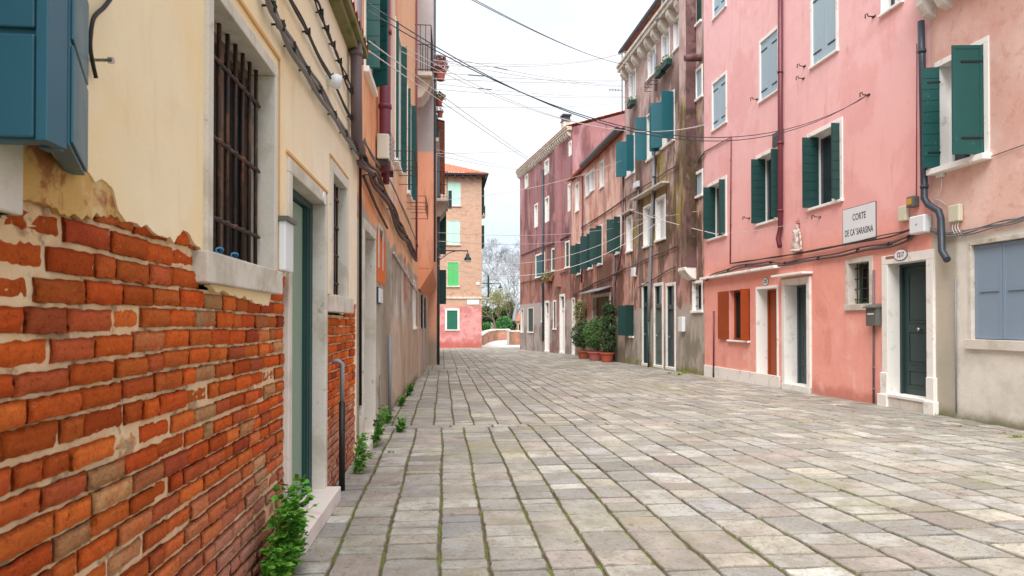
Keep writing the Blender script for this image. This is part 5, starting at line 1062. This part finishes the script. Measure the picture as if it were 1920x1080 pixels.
# gable wall rising over the lower roof
b = MB(); gx = [FR5.pt(-.01, R4z - 1, 0), FR5.pt(-.01, R5z, .0), FR5.pt(-.01, R5z + .15, .0)]
n_ = FR5.n; p0 = FR5.pt(-.02, 0, 0); 
pts = [p0 + Vector((0, 0, R4z - 2)), p0 + Vector((0, 0, R5z + .02)), p0 - n_ * 6 + Vector((0, 0, R5z + 1.9)), p0 - n_ * 9 + Vector((0, 0, R5z + 1.9)), p0 - n_ * 9 + Vector((0, 0, R4z - 2))]
b.add(pts + [v - FR5.d * .25 for v in pts], [(0, 1, 2, 3, 4), (9, 8, 7, 6, 5)] + [(i, (i + 1) % 5, 5 + (i + 1) % 5, 5 + i) for i in range(5)]); b.build('gable_wall', M['red'], m5.e)
for sx in (FR5.s(1050), FR5.s(1022)):
    b = MB(); b.box(FR5, sx - .3, sx + .3, 4, R5z - .6, -.05, .28); b.build('flue', M['red'], m5.e) if sx == FR5.s(1050) else None
b = MB(); cpx = FR5.s(1061, -1.7); q = FR5.pt(cpx, R5z + .3, -1.6); zt_ = up(1058, 216, q.y).z
b.box(FR5, cpx - .3, cpx + .3, R5z - .2, zt_ - .5, -1.95, -1.45); ch = b.build('chimney', M['stone_old'], m5.e); b = MB(); b.box(FR5, cpx - .35, cpx + .35, zt_ - .499, zt_ - .40, -2.0, -1.4)
for ds in (-.28, .20): b.box(FR5, cpx + ds, cpx + ds + .08, zt_ - .398, zt_ - .12, -1.95, -1.45)
b.box(FR5, cpx - .38, cpx + .38, zt_ - .118, zt_, -2.03, -1.37); b.build('chimney_cap', M['dark_pipe'], ch)
pipe(m5.e, FR5, [(1018, 318), (1018, 640)], .07, M['dark_pipe'], o=.1, name='downpipe')
wallcable(FR5, [(1069, 440), (1040, 455), (1005, 468), (977, 478)], .04, M['cable_brown'], 'dark cable bundle rising along the dark red house above the teal shutters', .06, 1, .02)
wallcable(FR5, [(1065, 508), (1030, 520), (1000, 526), (976, 531)], .035, M['cable_brown'], 'dark cable along the foot of the red plaster on the dark red house', .06, 1, .02)
# antenna
pa = FR3.pt(FR3.L - .1, 0, 0); za, zb_ = up(1170, 196, pa.y).z, up(1170, 96, pa.y).z; e = empty('roof_antenna', (pa.x - .15, pa.y, za), 'thin roof antenna mast at the far corner of the mauve house', 'antenna'); b = MB(); b.tube([(pa.x - .15, pa.y, za - .4), (pa.x - .15, pa.y, zb_)], .022, 6); b.build('mast', M['iron'], e); b = MB()
zz = up(1160, 169, pa.y).z; b.tube([(pa.x - .75, pa.y, zz), (pa.x - .15, pa.y, zz)], .014, 5)
for k in range(4): b.tube([(pa.x - .72 + k * .13, pa.y - .12, zz), (pa.x - .72 + k * .13, pa.y + .12, zz)], .009, 4); b.tube([(pa.x - .72 + k * .13, pa.y, zz - .1), (pa.x - .72 + k * .13, pa.y, zz + .1)], .007, 4)
b.build('aerial', M['iron'], e)

# ================================================================ WIRES ACROSS THE LANE
def FP(F, px, py, o=.15): s_, z_ = F.at(px, py, o); return F.pt(s_, z_, o)
def wire(a, b_, sag, label, m='wire_dark', strands=1, r=.007, gap=.09, tie=None):
    b = MB()
    for k in range(strands):
        P = []
        for i in range(25):
            t = i / 24; p = a.lerp(b_, t); p.z -= 4 * sag * t * (1 - t) * (1 + .10 * k); p.z += gap * k * (1 - t * .7); P.append(p)
        b.tube(P, r, 5)
    o = b.build('overhead_wire', M[m], None, smooth=True); tag(o, label, 'wire', 'wires strung across the lane')
    if tie:
        c = MB(); p = P[int(tie * 24)]; q = P[int(tie * 24) + 1]; c.tube([p, q], r * 2.0, 6); c.build('splice', M['cable_grey'], o)
wire(FP(FL, 690, 20), FP(FR, 1629, 178, .19), 1.15, 'dark double wire sagging from the nearest green shutters to the hook above the sign', strands=2)
wire(FP(FL, 700, -100), FP(FR3, 1177, 122), .25, 'dark wire coming down steeply from the left to the cornice of the mauve house', strands=2, gap=.05)
wire(FP(FO, 813, 122), FP(FR3, 1180, 96), .25, 'pale double wire from the upper balcony to the gutter of the mauve house', 'wire_pale', 2, tie=.92)
wire(FP(FO, 814, 112), FP(FR3, 1182, 162), .15, 'pale double wire slanting down just below the dark splice in the sky', 'wire_pale', 2, gap=.12, tie=.2)
wire(FP(FO, 813, 147), FP(FR3, 1180, 150), .1, 'level pale wire meeting the mauve house at its top floor window', 'wire_pale', 2, gap=.12, tie=.12)
wire(FP(FO, 816, 167), FP(FR3, 1178, 182), .1, 'thin pale wire with small splices near the hanging flower pots', 'wire_pale', 2, gap=.12, tie=.16)
wire(FP(FO, 817, 200), FP(FR3, 1176, 192), .1, 'lowest of the level pale wires just above the chimney', 'wire_pale')
wire(FP(FL, 692, 96), FP(FR4, 1076, 352), .1, 'straight double wire descending from the left shutters to the wall of the stained salmon house', 'wire_pale', 2, gap=.12)
wire(FP(FL, 752, 96), FP(FR, 1331, 232), .75, 'sagging pale double wire reaching the corner of the bright pink house', 'wire_pale', 2, gap=.12)
wire(FP(FO, 819, 288), FP(FR5, 1036, 275), .1, 'faint wire level with the roof of the brick house', 'wire_pale')
wire(FP(FO, 819, 291), FP(FR5, 982, 318), .1, 'faint wire slanting down towards the cornice end of the dark red house', 'wire_pale', 2, gap=.15)
wire(FP(FO, 822, 376), FP(FR4, 1168, 300), .3, 'faint wire rising from the corner balcony to the stained salmon house', 'wire_pale')
wire(FP(FO, 822, 436), FP(FR4, 1150, 428), .2, 'pale wire just above the street lamp on the left', 'wire_pale')
wire(FP(FO, 821, 482), FP(FR3, 1243, 392), .9, 'pale wire rising past the teal shutters towards the long grey downpipe', 'wire_pale')
wire(FP(FO, 822, 498), FP(FR3, 1252, 402), 1.1, 'lower pale wire crossing all three farther houses on the right', 'wire_pale', r=.010)
wire(FP(FO, 822, 452), FP(FR5, 1060, 452), .15, 'pale wire level with the top of the teal closed shutters of the dark red house', 'wire_pale', r=.010)
wire(FP(FR3, 1176, 392), FP(FR, 1347, 440), .05, 'thick pale cable slanting down to the left shutters of the bright pink house', 'wire_pale', r=.014)
wire(FP(FR3, 1308, 396), FP(FR4, 1090, 420), .1, 'thin pale wire beside the moss stained wall', 'wire_pale')
wire(FP(FR, 1326, 437), FP(FR, 1537, 407, .19), .12, 'pale wire along the pink wall to the hook beside the shrine figure', 'wire_pale', r=.006)

# ================================================================ PLANTS
def leafmat(name, c1, c2, sc=6):
    s = NT(name); col = s.mix(s.noise(sc, det=4), L(c1), L(c2)); col = s.mix(.5, col, s.attr(), 'MULTIPLY'); m = s.fin(col, .6, None, .3)
    s.b.inputs['Subsurface Weight'].default_value = 0; return m
M['leaf_dark'] = leafmat('dark_foliage', (34, 60, 38), (84, 108, 66)); M['leaf_mid'] = leafmat('mid_foliage', (52, 92, 48), (110, 142, 82)); M['leaf_bright'] = leafmat('bright_foliage', (48, 118, 34), (122, 180, 66), 14)
M['leaf_moss'] = leafmat('moss_green', (92, 124, 34), (140, 160, 60)); M['leaf_olive'] = leafmat('olive_foliage', (96, 104, 60), (156, 152, 104)); M['leaf_pink'] = leafmat('heather_flowers', (132, 84, 96), (190, 150, 150)); M['box_hedge'] = leafmat('clipped_hedge', (44, 96, 50), (92, 148, 84), 3)
M['bark'] = plaster('bark', (116, 106, 94), .2, bump=1, bsc=10); M['bark_pale'] = plaster('grey_bark', (158, 158, 166), .15, bump=1, bsc=10); M['soil'] = paint('soil', (70, 56, 44), .95)
def leaves_(b, c, rad, n, size, rnd_, clump=.0, csc=2.0, upb=.3, shape=2.2):
    c = Vector(c); k = 0; tries = 0
    while k < n and tries < n * 12:
        tries += 1; v = Vector((rnd_.uniform(-1, 1), rnd_.uniform(-1, 1), rnd_.uniform(-1, 1)))
        if v.length > 1: continue
        if rnd_.random() > .25 + .75 * v.length: continue
        p = c + Vector((v.x * rad[0], v.y * rad[1], v.z * rad[2]))
        if clump and noise.noise(p * csc) < clump - .35 + .25 * v.length - .2 * rnd_.random(): continue
        k += 1; d = Vector((rnd_.gauss(0, 1), rnd_.gauss(0, 1), rnd_.gauss(0, 1) + upb)).normalized(); q = d.orthogonal().normalized(); q.rotate(__import__('mathutils').Quaternion(d, rnd_.random() * 6.28)); u = d.cross(q)
        s_ = size * rnd_.uniform(.6, 1.3); g = rnd_.uniform(.6, 1.15)
        b.add([p, p + q * s_ * .5 + u * s_ * .34, p + q * s_ * shape * .5 + d * s_ * .12, p + q * s_ * .5 - u * s_ * .34], [(0, 1, 2, 3)], (g, g, g * .95))
def pot(gx, gy, r, h, m, name, label, cat='plant pot'):
    c = Vector((gx, gy, gz(gy))); e = empty('potted_plant', c, label, 'potted plant', 'potted shrubs by the old gate'); b = MB(); b.lathe(c, [(r * .66, 0), (r * .74, .04), (r * .95, h * .82), (r * 1.08, h * .83), (r * 1.1, h), (r * .98, h), (r * .95, h * .86)], 20); b.build('pot', m, e, smooth=False)
    b = MB(); b.lathe(c, [(r * .96, h * .84), (r * .5, h * .9), (.01, h * .92)], 14); b.build('soil', M['soil'], e); return e, c
rp = random.Random(3)
def shrub(e, c, h0, spec, m, size, stems=5, spread=.25, bark='bark'):
    b = MB()
    for k in range(stems):
        a = rp.random() * 6.28; t = c + Vector((math.cos(a) * spread, math.sin(a) * spread, h0 + rp.uniform(.5, 1.1))); b.tube(smooth_path([c + Vector((math.cos(a) * .06, math.sin(a) * .06, h0 * .9)), c.lerp(t, .5) + Vector((rp.uniform(-.06, .06), 0, h0 * .4)), t], 4), [.022, .021, .02, .018, .016, .015, .012, .010, .008], 5)
    b.build('stems', M[bark], e); b = MB()
    for (dx, dy, dz, rx, ry, rz, n) in spec: leaves_(b, c + Vector((dx, dy, dz)), (rx, ry, rz), n, size, rp, .28, 4.5)
    b.build('foliage', M[m], e)
gA, gB_, gC = [FR4.pt(FR4.s(px_, o_), 0, o_) for px_, o_ in ((1095, .62), (1117, .62), (1138, .55))]
e, c = pot(gA.x, gA.y, .36, .42, M['terracotta'], 'a', 'leftmost terracotta pot with a bushy dark shrub beside the old gate'); shrub(e, c, .42, [(0, 0, 1.25, .72, .6, .72, 3400), (-.15, 0, .9, .5, .4, .35, 700)], 'leaf_dark', .085)
e, c = pot(gB_.x, gB_.y, .40, .45, M['terracotta_pink'], 'b', 'wide pinkish pot with an airy shrub, middle of the three'); shrub(e, c, .45, [(0, 0, 1.3, .68, .6, .75, 2500), (.1, 0, 1.9, .4, .35, .3, 400)], 'leaf_mid', .08, 8, .35)
e, c = pot(gC.x, gC.y, .33, .46, M['terracotta'], 'c', 'rightmost orange pot with a tall clipped evergreen column'); shrub(e, c, .46, [(.05, .1, 1.0, .42, .4, .6, 1700), (.12, .15, 1.8, .36, .36, .75, 2200), (.15, .2, 2.5, .30, .3, .42, 1000)], 'leaf_dark', .08)
g4 = ground_at(1094, 662); wx = FR4.pt(FR4.s(1098), 0, .3); b = MB(); leaves_(b, (wx.x, wx.y, wx.z + gz(wx.y) + 2.35), (.40, .5, 1.0), 1500, .10, rp, .25, 4); e = empty('climbing_plant', (wx.x, wx.y, gz(wx.y)), 'tall thin climber with olive leaves on the wall behind the left pot', 'plant'); b.build('foliage', M['leaf_olive'], e); b = MB(); b.tube(smooth_path([Vector((wx.x, wx.y, gz(wx.y))), Vector((wx.x + .05, wx.y + .1, gz(wx.y) + 1)), Vector((wx.x, wx.y, gz(wx.y) + 2.6))], 5), .03, 6); b.build('stem', M['bark'], e)

# weeds at the foot of the left wall
def weed(base, h, n, size, label, seed, mat='leaf_bright', lean=(.15, 0)):
    r_ = random.Random(seed); e = empty('weed', base, label, 'weed', 'weeds along the foot of the left wall'); sb_ = MB(); lb = MB()
    for k in range(n):
        a = r_.uniform(-1.5, 1.5); hh = h * r_.uniform(.35, 1.0); sp = r_.uniform(.05, .35) * h ** .5
        t = base + Vector((abs(math.cos(a)) * sp * .6 + lean[0] * hh * .5 + .02, math.sin(a) * sp, hh)); m_ = base.lerp(t, .5) + Vector((r_.uniform(-.02, .03), r_.uniform(-.03, .03), hh * .12)); P = smooth_path([base + Vector((.01, r_.uniform(-.05, .05), 0)), m_, t], 6); sb_.tube(P, [.0045 * (1 - .6 * i / len(P)) for i in range(len(P))], 5)
        for i in range(2, len(P)):
            for q in range(r_.choice([1, 2, 2])):
                yel = r_.choice([.8, .9, 1, 1.1, 1.7]); d = Vector((r_.uniform(-.2, 1), r_.uniform(-1, 1), r_.uniform(-.2, .7))).normalized(); L_ = size * r_.uniform(.6, 1.3); c0 = P[i]; c1 = c0 + d * L_ * .8; sb_.tube([c0, c1], .002, 3)
                for (off, sc) in ((0, 1), (-.55, .72), (.55, .72), (-1.1, .55), (1.1, .55)):
                    up_ = Vector((0, 0, 1)); side = d.cross(up_).normalized(); dd = (d * math.cos(off) + side * math.sin(off)).normalized(); nn = (up_ + Vector((r_.uniform(-.5, .5), r_.uniform(-.5, .5), 0))).normalized(); w_ = dd.cross(nn).normalized(); l_ = L_ * .75 * sc; g = r_.uniform(.7, 1.1)
                    b0 = c1 - dd * l_ * .1; vs = [b0, b0 + dd * l_ * .35 + w_ * l_ * .34, b0 + dd * l_ * .62 + w_ * l_ * .22, b0 + dd * l_ * .7 + w_ * l_ * .30 - nn * l_ * .03, b0 + dd * l_ - nn * l_ * .12, b0 + dd * l_ * .7 - w_ * l_ * .30 - nn * l_ * .03, b0 + dd * l_ * .62 - w_ * l_ * .22, b0 + dd * l_ * .35 - w_ * l_ * .34, b0 + dd * l_ * .45 - nn * l_ * .06]
                    lb.add(vs, [(8, i_, (i_ + 1)) for i_ in range(0, 7)] + [(8, 7, 0)], (g * yel, g, g * .9))
    sb_.build('stem', M['leaf_bright'], e); lb.build('leaves', M[mat], e)
def wb(px, o=.03): s_ = FL.s(px); p = FL.pt(s_, 0, o); return Vector((p.x, p.y, gz(p.y) - .01))
weed(wb(492, .06), .62, 15, .078, 'largest bright green weed, growing against the brick wall before the marble step', 1)
weed(wb(478, .06), .34, 16, .07, 'low leafy weed in front of the largest one at the brick wall', 2)
weed(wb(508, .08), .22, 12, .05, 'small bright weed beside the marble step', 12)
weed(wb(646, .10), .42, 12, .06, 'bright weed just beyond the black and grey pipe', 3)
weed(wb(684, .10), .55, 12, .065, 'bright tall weed beside the step of the orange house', 4)
weed(wb(704, .30), .20, 10, .06, 'low round weed on the paving past the step of the orange house', 5)
weed(wb(716, .06), .14, 6, .05, 'tiny weed at the foot of the grey plaster beyond the low round one', 6)
weed(wb(742, .06), .24, 8, .06, 'small weed farther along the grey wall, nearer of two', 7)
weed(wb(757, .06), .26, 8, .07, 'small weed farther along the grey wall, farther of two', 8)
# moss and small herbs in the joints
b = MB(); r_ = random.Random(21)
def tuft(x, y, n, sz):
    for k in range(n):
        a = r_.random() * 6.28; d = Vector((math.cos(a), math.sin(a), r_.uniform(.3, 1.4))).normalized(); u = d.cross(Vector((0, 0, 1))).normalized() * sz * .22; p = Vector((x + r_.gauss(0, sz * .6), y + r_.gauss(0, sz * .6), gz(y) - .005)); g = r_.uniform(.7, 1.1)
        b.add([p, p + d * sz * .6 + u, p + d * sz * r_.uniform(.8, 1.3), p + d * sz * .6 - u], [(0, 1, 2, 3)], (g, g, g))
for (px, py, n, sz) in [(1500, 792, 12, .03), (1760, 778, 22, .05), (1800, 800, 12, .035), (1880, 812, 14, .035), (1715, 851, 12, .03), (1490, 866, 8, .025), (1840, 826, 8, .03), (1808, 992, 6, .018), (733, 848, 20, .035), (1275, 703, 30, .09), (1285, 700, 30, .09), (1255, 700, 20, .08), (1085, 668, 30, .09), (1072, 664, 30, .09), (1905, 820, 26, .05), (1600, 742, 16, .04), (1870, 790, 20, .05)]:
    g_ = ground_at(px, py); tuft(g_.x, g_.y, n, sz)
for k in range(700):
    x0 = r_.uniform(-1.0, 8.4); y = 2.5 + 15 * r_.random() ** 1.3; tuft(warp(x0, y), y, r_.randint(2, 5), r_.uniform(.010, .022))
tag(b.build('moss_tufts', M['leaf_moss']), 'small tufts of moss and herbs in the joints of the paving', 'moss', kind='stuff')
b = MB()
for k in range(70):
    y = r_.uniform(2, 26); s_ = FL.s(700); x = FL.pt(y, 0, r_.uniform(.0, .10)).x; sz = r_.uniform(.02, .05)
    b.lathe((x, y, gz(y) - .012), [(sz, 0), (sz * .9, sz * .3), (sz * .3, sz * .6)], 7)
for v in b.v: v += Vector((noise.noise(v * 30), noise.noise(v * 30 + Vector((9, 0, 0))), 0)) * .02
tag(b.build('moss_crumbs', M['joint'], smooth=True), 'crumbs of moss and grit along the foot of the left wall', 'moss', kind='stuff')

# hanging flower pots on the left
def hang_pot(px, py, Y, r, label, m, fm, n, sz):
    c = up(px, py, Y); e = empty('hanging_pot', c, label, 'flower pot', 'flower pots hung on the balcony railings'); b = MB(); b.lathe(c, [(r * .65, -r * .9), (r * .9, r * .5), (r * 1.05, r * .55), (r * 1.05, r * .85), (r * .9, r * .85)], 14); b.build('pot', m, e)
    b = MB(); leaves_(b, c + Vector((0, 0, r * 1.5)), (r * 1.5, r * 1.5, r * 1.1), n, sz, rp, .2, 8); b.build('flowers', fm, e); b = MB(); b.tube([c + Vector((-r * 1.6, 0, r * .7)), c + Vector((0, 0, r * .7))], .01, 4); b.tube([c + Vector((-r * 1.6, 0, -r * .9)), c + Vector((0, 0, -r * .95)), c + Vector((r, 0, -r * .9))], .01, 4); b.build('holder', M['green_iron'], e)
hang_pot(826, 142, 21.2, .17, 'large pot of withered heather hung highest on the left balcony', M['terracotta_pink'], M['leaf_pink'], 520, .07)
hang_pot(823, 128, 21.6, .16, 'bushy heather pot directly behind the highest pot', M['terracotta_pink'], M['leaf_pink'], 700, .07)
hang_pot(823, 192, 22.2, .13, 'orange terracotta pot with a spiky plant in the middle of the hanging pots', M['terracotta'], M['leaf_olive'], 160, .09)
hang_pot(825, 214, 22.4, .11, 'lowest small pinkish pot on the left balcony', M['terracotta_pink'], M['leaf_mid'], 90, .05)
# flower boxes on the mauve house
for (px, py, l, g_) in ((1186, 196, 'dark green flower box under the far top window of the mauve house', 1), (1222, 158, 'empty wire flower rack under a top floor window of the mauve house', 0), (1240, 138, 'green flower box on a top floor sill, left of a close pair', 1), (1252, 122, 'green flower box on a top floor sill, right of a close pair', 1)):
    s_, z_ = FR3.at(px, py, .15); c = FR3.pt(s_, z_, .2); e = empty('flower_box', c, l, 'flower box', 'flower boxes on the mauve house'); b = MB()
    if g_: b.box(FR3, s_ - .32, s_ + .32, z_ - .1, z_ + .12, .1, .32); b.build('planter', M['green_iron'], e, bevel=.01); b = MB(); leaves_(b, c + Vector((0, 0, .18)), (.2, .36, .16), 130, .07, rp); b.build('foliage', M['leaf_mid'], e)
    else:
        for zz in (-.15, 0, .15): b.tube([FR3.pt(s_ - .4, z_ + zz, .02), FR3.pt(s_ - .4, z_ + zz, .32), FR3.pt(s_ + .4, z_ + zz, .32), FR3.pt(s_ + .4, z_ + zz, .02)], .012, 5)
        for k in range(9): b.tube([FR3.pt(s_ - .4 + k * .1, z_ - .15, .32), FR3.pt(s_ - .4 + k * .1, z_ + .15, .32)], .007, 4)
        b.build('rack', M['iron'], e)
s_, z_ = FR5.at(1030, 524, .1); c = FR5.pt(s_, z_, .2); e = empty('flower_box', c, 'flower box with trailing plants under the lower window of the dark red house', 'flower box'); b = MB(); b.box(FR5, s_ - .6, s_ + .6, z_ - .12, z_ + .12, .05, .3); b.build('planter', M['terracotta'], e); b = MB(); leaves_(b, c + Vector((0, 0, .15)), (.5, .8, .42), 500, .13, rp); b.build('foliage', M['leaf_olive'], e)

# ================================================================ PARK BEYOND THE LANE
M['bridge'] = bricktex('red_parapet_brick', (180, 98, 78), (190, 112, 90), (200, 160, 140), layers=[dict(col=(104, 108, 84), sc=.8, thr=.5, soft=.08, op=.6)])
Yp = 74.0
def PX(px, Y): return up(px, 606, Y).x
def wallseg(name, label, pts, th=.35):
    e = empty(name, (pts[0][0], pts[0][1], gz(Yp)), label, 'wall'); b = MB(); c = MB()
    for (x0, y0, h0), (x1, y1, h1_) in zip(pts, pts[1:]):
        d = Vector((x1 - x0, y1 - y0, 0)).normalized(); n = Vector((-d.y, d.x, 0)) * th; z = gz(Yp) - .5
        b.hexa([Vector((x0, y0, z)), Vector((x1, y1, z)), Vector((x1, y1, h1_)), Vector((x0, y0, h0)), Vector((x0, y0, z)) + n, Vector((x1, y1, z)) + n, Vector((x1, y1, h1_)) + n, Vector((x0, y0, h0)) + n])
        k = n * .15; up_ = Vector((0, 0, .14)); c.hexa([Vector((x0, y0, h0)) - k, Vector((x1, y1, h1_)) - k, Vector((x1, y1, h1_)) + n + k, Vector((x0, y0, h0)) + n + k, Vector((x0, y0, h0)) - k + up_, Vector((x1, y1, h1_)) - k + up_, Vector((x1, y1, h1_)) + n + k + up_, Vector((x0, y0, h0)) + n + k + up_])
    b.build('brick_wall', M['bridge'], e); c.build('coping', M['stone'], e); return e
zt = lambda py, Y: up(900, py, Y).z
wallseg('bridge_parapet', 'curved low red brick parapet of the bridge with a pale stone coping', [(PX(897, 72) - 3, 70, zt(640, 70)), (PX(903, 72), 71, zt(629, 72)), (PX(915, 76), 76, zt(622, 76)), (PX(930, 79), 79, zt(619, 79)), (PX(951, 80), 80, zt(619, 80))])
wallseg('park_wall', 'low red brick wall at the right end of the bridge', [(PX(952, 73), 73, zt(622, 73)), (PX(985, 73), 73, zt(622, 73))])
b = MB(); q = Vector((PX(952.5, 72.8), 72.8, gz(73))); b.lathe(q, [(.14, 0), (.14, zt(621, 73) - gz(73)), (.25, zt(620, 73) - gz(73)), (.28, zt(618.5, 73) - gz(73)), (.12, zt(616.5, 73) - gz(73))], 12); o = b.build('bollard', M['stone'], None, smooth=True, loc=q); tag(o, 'pale stone bollard at the end of the low red brick wall', 'bollard')
b = MB(); b.hexa([Vector((PX(906, 73), 72.5, gz(73) + .0)), Vector((PX(951, 73), 72.5, gz(73) + .0)), Vector((PX(951, 80), 79.9, gz(73) + .35)), Vector((PX(922, 80), 79.9, gz(73) + .35)), Vector((PX(906, 73), 72.5, -3)), Vector((PX(951, 73), 72.5, -3)), Vector((PX(951, 80), 79.9, -3)), Vector((PX(922, 80), 79.9, -3))]); tag(b.build('pavement_ramp', bpy.data.materials['pale_far_paving']), kind='structure')
b = MB(); b.add([(-60, 81, -.8), (90, 81, -.8), (90, 140, .2), (-60, 140, .2)], [(0, 1, 2, 3)]); tag(b.build('park_lawn', M['leaf_olive']), kind='structure')
rt = random.Random(9)
def hedge(px, py, Y, rx, rz, n, size, m, label, cat='bush', name='bush', ry=None):
    c = up(px, py, Y); e = empty(name, (c.x, c.y, c.z - rz), label, cat); b = MB(); leaves_(b, c, (rx, ry or rx, rz), n, size, rt, .12, 1.5); b.build('foliage', M[m], e)
    b = MB(); b.tube([(c.x, c.y, c.z - rz * 1.6), (c.x, c.y, c.z)], [.15, .06], 6); b.build('stem', M['bark'], e)
u_ = lambda px, Y: px * Y / 1280.0
hedge(945, 606, 86, u_(15, 86), u_(13, 86), 3000, .22, 'box_hedge', 'round clipped green bush behind the low brick wall'); hedge(910, 612, 85, u_(10, 85), u_(7, 85), 1500, .22, 'box_hedge', 'lower clipped hedge beside the brick house')
hedge(947, 616, 83, u_(7, 83), u_(4, 83), 700, .2, 'box_hedge', 'small low bush in front of the round clipped one'); hedge(962, 611, 90, u_(6, 90), u_(8, 90), 700, .25, 'leaf_dark', 'dark bush at the right edge of the park')
hedge(937, 594, 97, u_(16, 97), u_(17, 97), 3600, .35, 'leaf_dark', 'broad dark evergreen behind the round clipped bush', 'tree', 'evergreen_tree'); hedge(911, 594, 96, u_(12, 96), u_(18, 96), 2400, .35, 'leaf_dark', 'dark evergreen beside the brick house', 'tree', 'evergreen_tree')
hedge(952, 590, 104, u_(12, 104), u_(24, 104), 2200, .35, 'leaf_dark', 'farthest dark evergreen at the right of the park', 'tree', 'evergreen_tree')
def bare_tree(px, Y, h, label, seed, spread=.55, depth=6, r0=.3, leafm=None, nleaf=0, barkm='bark_pale', lean=0, lf=.3, first=.28, rmin=.02):
    r_ = random.Random(seed); bx = PX(px, Y); base = Vector((bx, Y, -.7)); e = empty('bare_tree' if not leafm else 'leafy_tree', base, label, 'tree'); tb = MB(); bb = MB(); tips = []
    def grow(p, d, l, r, k):
        q = p; P = [p]; rs = [r]
        for i in range(3):
            d = (d + Vector((r_.gauss(0, .12), r_.gauss(0, .12), r_.gauss(0, .08) + .05))).normalized(); q = q + d * l / 3; P.append(q); rs.append(max(rmin, r * (1 - .12 * (i + 1))))
        (tb if k == 0 else bb).tube(P, rs, 6 if k < 2 else 4 if k < 4 else 3, caps=False)
        if k >= depth: tips.append(q); return
        for j in range(r_.choice([2, 3, 3]) if k < depth - 1 else 3):
            a = r_.random() * 6.28; u = d.orthogonal().normalized(); v = d.cross(u); nd = (d * r_.uniform(.6, 1.0) + (u * math.cos(a) + v * math.sin(a)) * spread * r_.uniform(.6, 1.3)).normalized()
            grow(P[r_.choice([2, 3, 3])], nd, l * r_.uniform(.62, .86), r * r_.uniform(.5, .68), k + 1)
        if k >= 2: tips.append(q)
    grow(base, Vector((lean, 0, 1)).normalized(), h * first, r0, 0); tb.build('trunk', M[barkm], e); bb.build('crown', M[barkm], e)
    if leafm:
        lb = MB()
        for t in tips: leaves_(lb, t, (.9, .9, .7), max(1, nleaf // max(1, len(tips))), lf, r_, 0)
        lb.build('foliage', M[leafm], e)
bare_tree(964, 92, 17.5, 'tall bare winter tree leaning over the park beside the dark red house', 4, .62, 8, .36, rmin=.017)
bare_tree(942, 108, 17, 'second bare tree farther back in the park', 8, .6, 7, .30, rmin=.02); bare_tree(908, 104, 16.5, 'bare tree half hidden behind the brick house', 15, .6, 7, .30, rmin=.02)
bare_tree(921, 90, 8.5, 'forked tree with grey olive leaves just right of the brick house', 23, .6, 5, .32, 'leaf_olive', 2600, 'bark', .1, .16); bare_tree(941, 93, 8.0, 'second olive leaved tree beside the forked one', 31, .6, 5, .26, 'leaf_olive', 1500, 'bark', 0, .16)
Fp = Frame((PX(962, 120), 120), (PX(1000, 120), 120), True); hp = House('distant_house', 'small pale distant house behind the park at the right', 'house', Fp, 0, 9, zt(602, 120), base=-1); hp.window(0, 0, 0, 0, rect=(1.0, 1.8, .2, 1.4), sur=.06, kind='dark', rec=.1); hp.finish(M['cream_far']); tile_roof(hp.e, Fp, -.3, 9.3, hp.z1, .4, 3, 1.6)
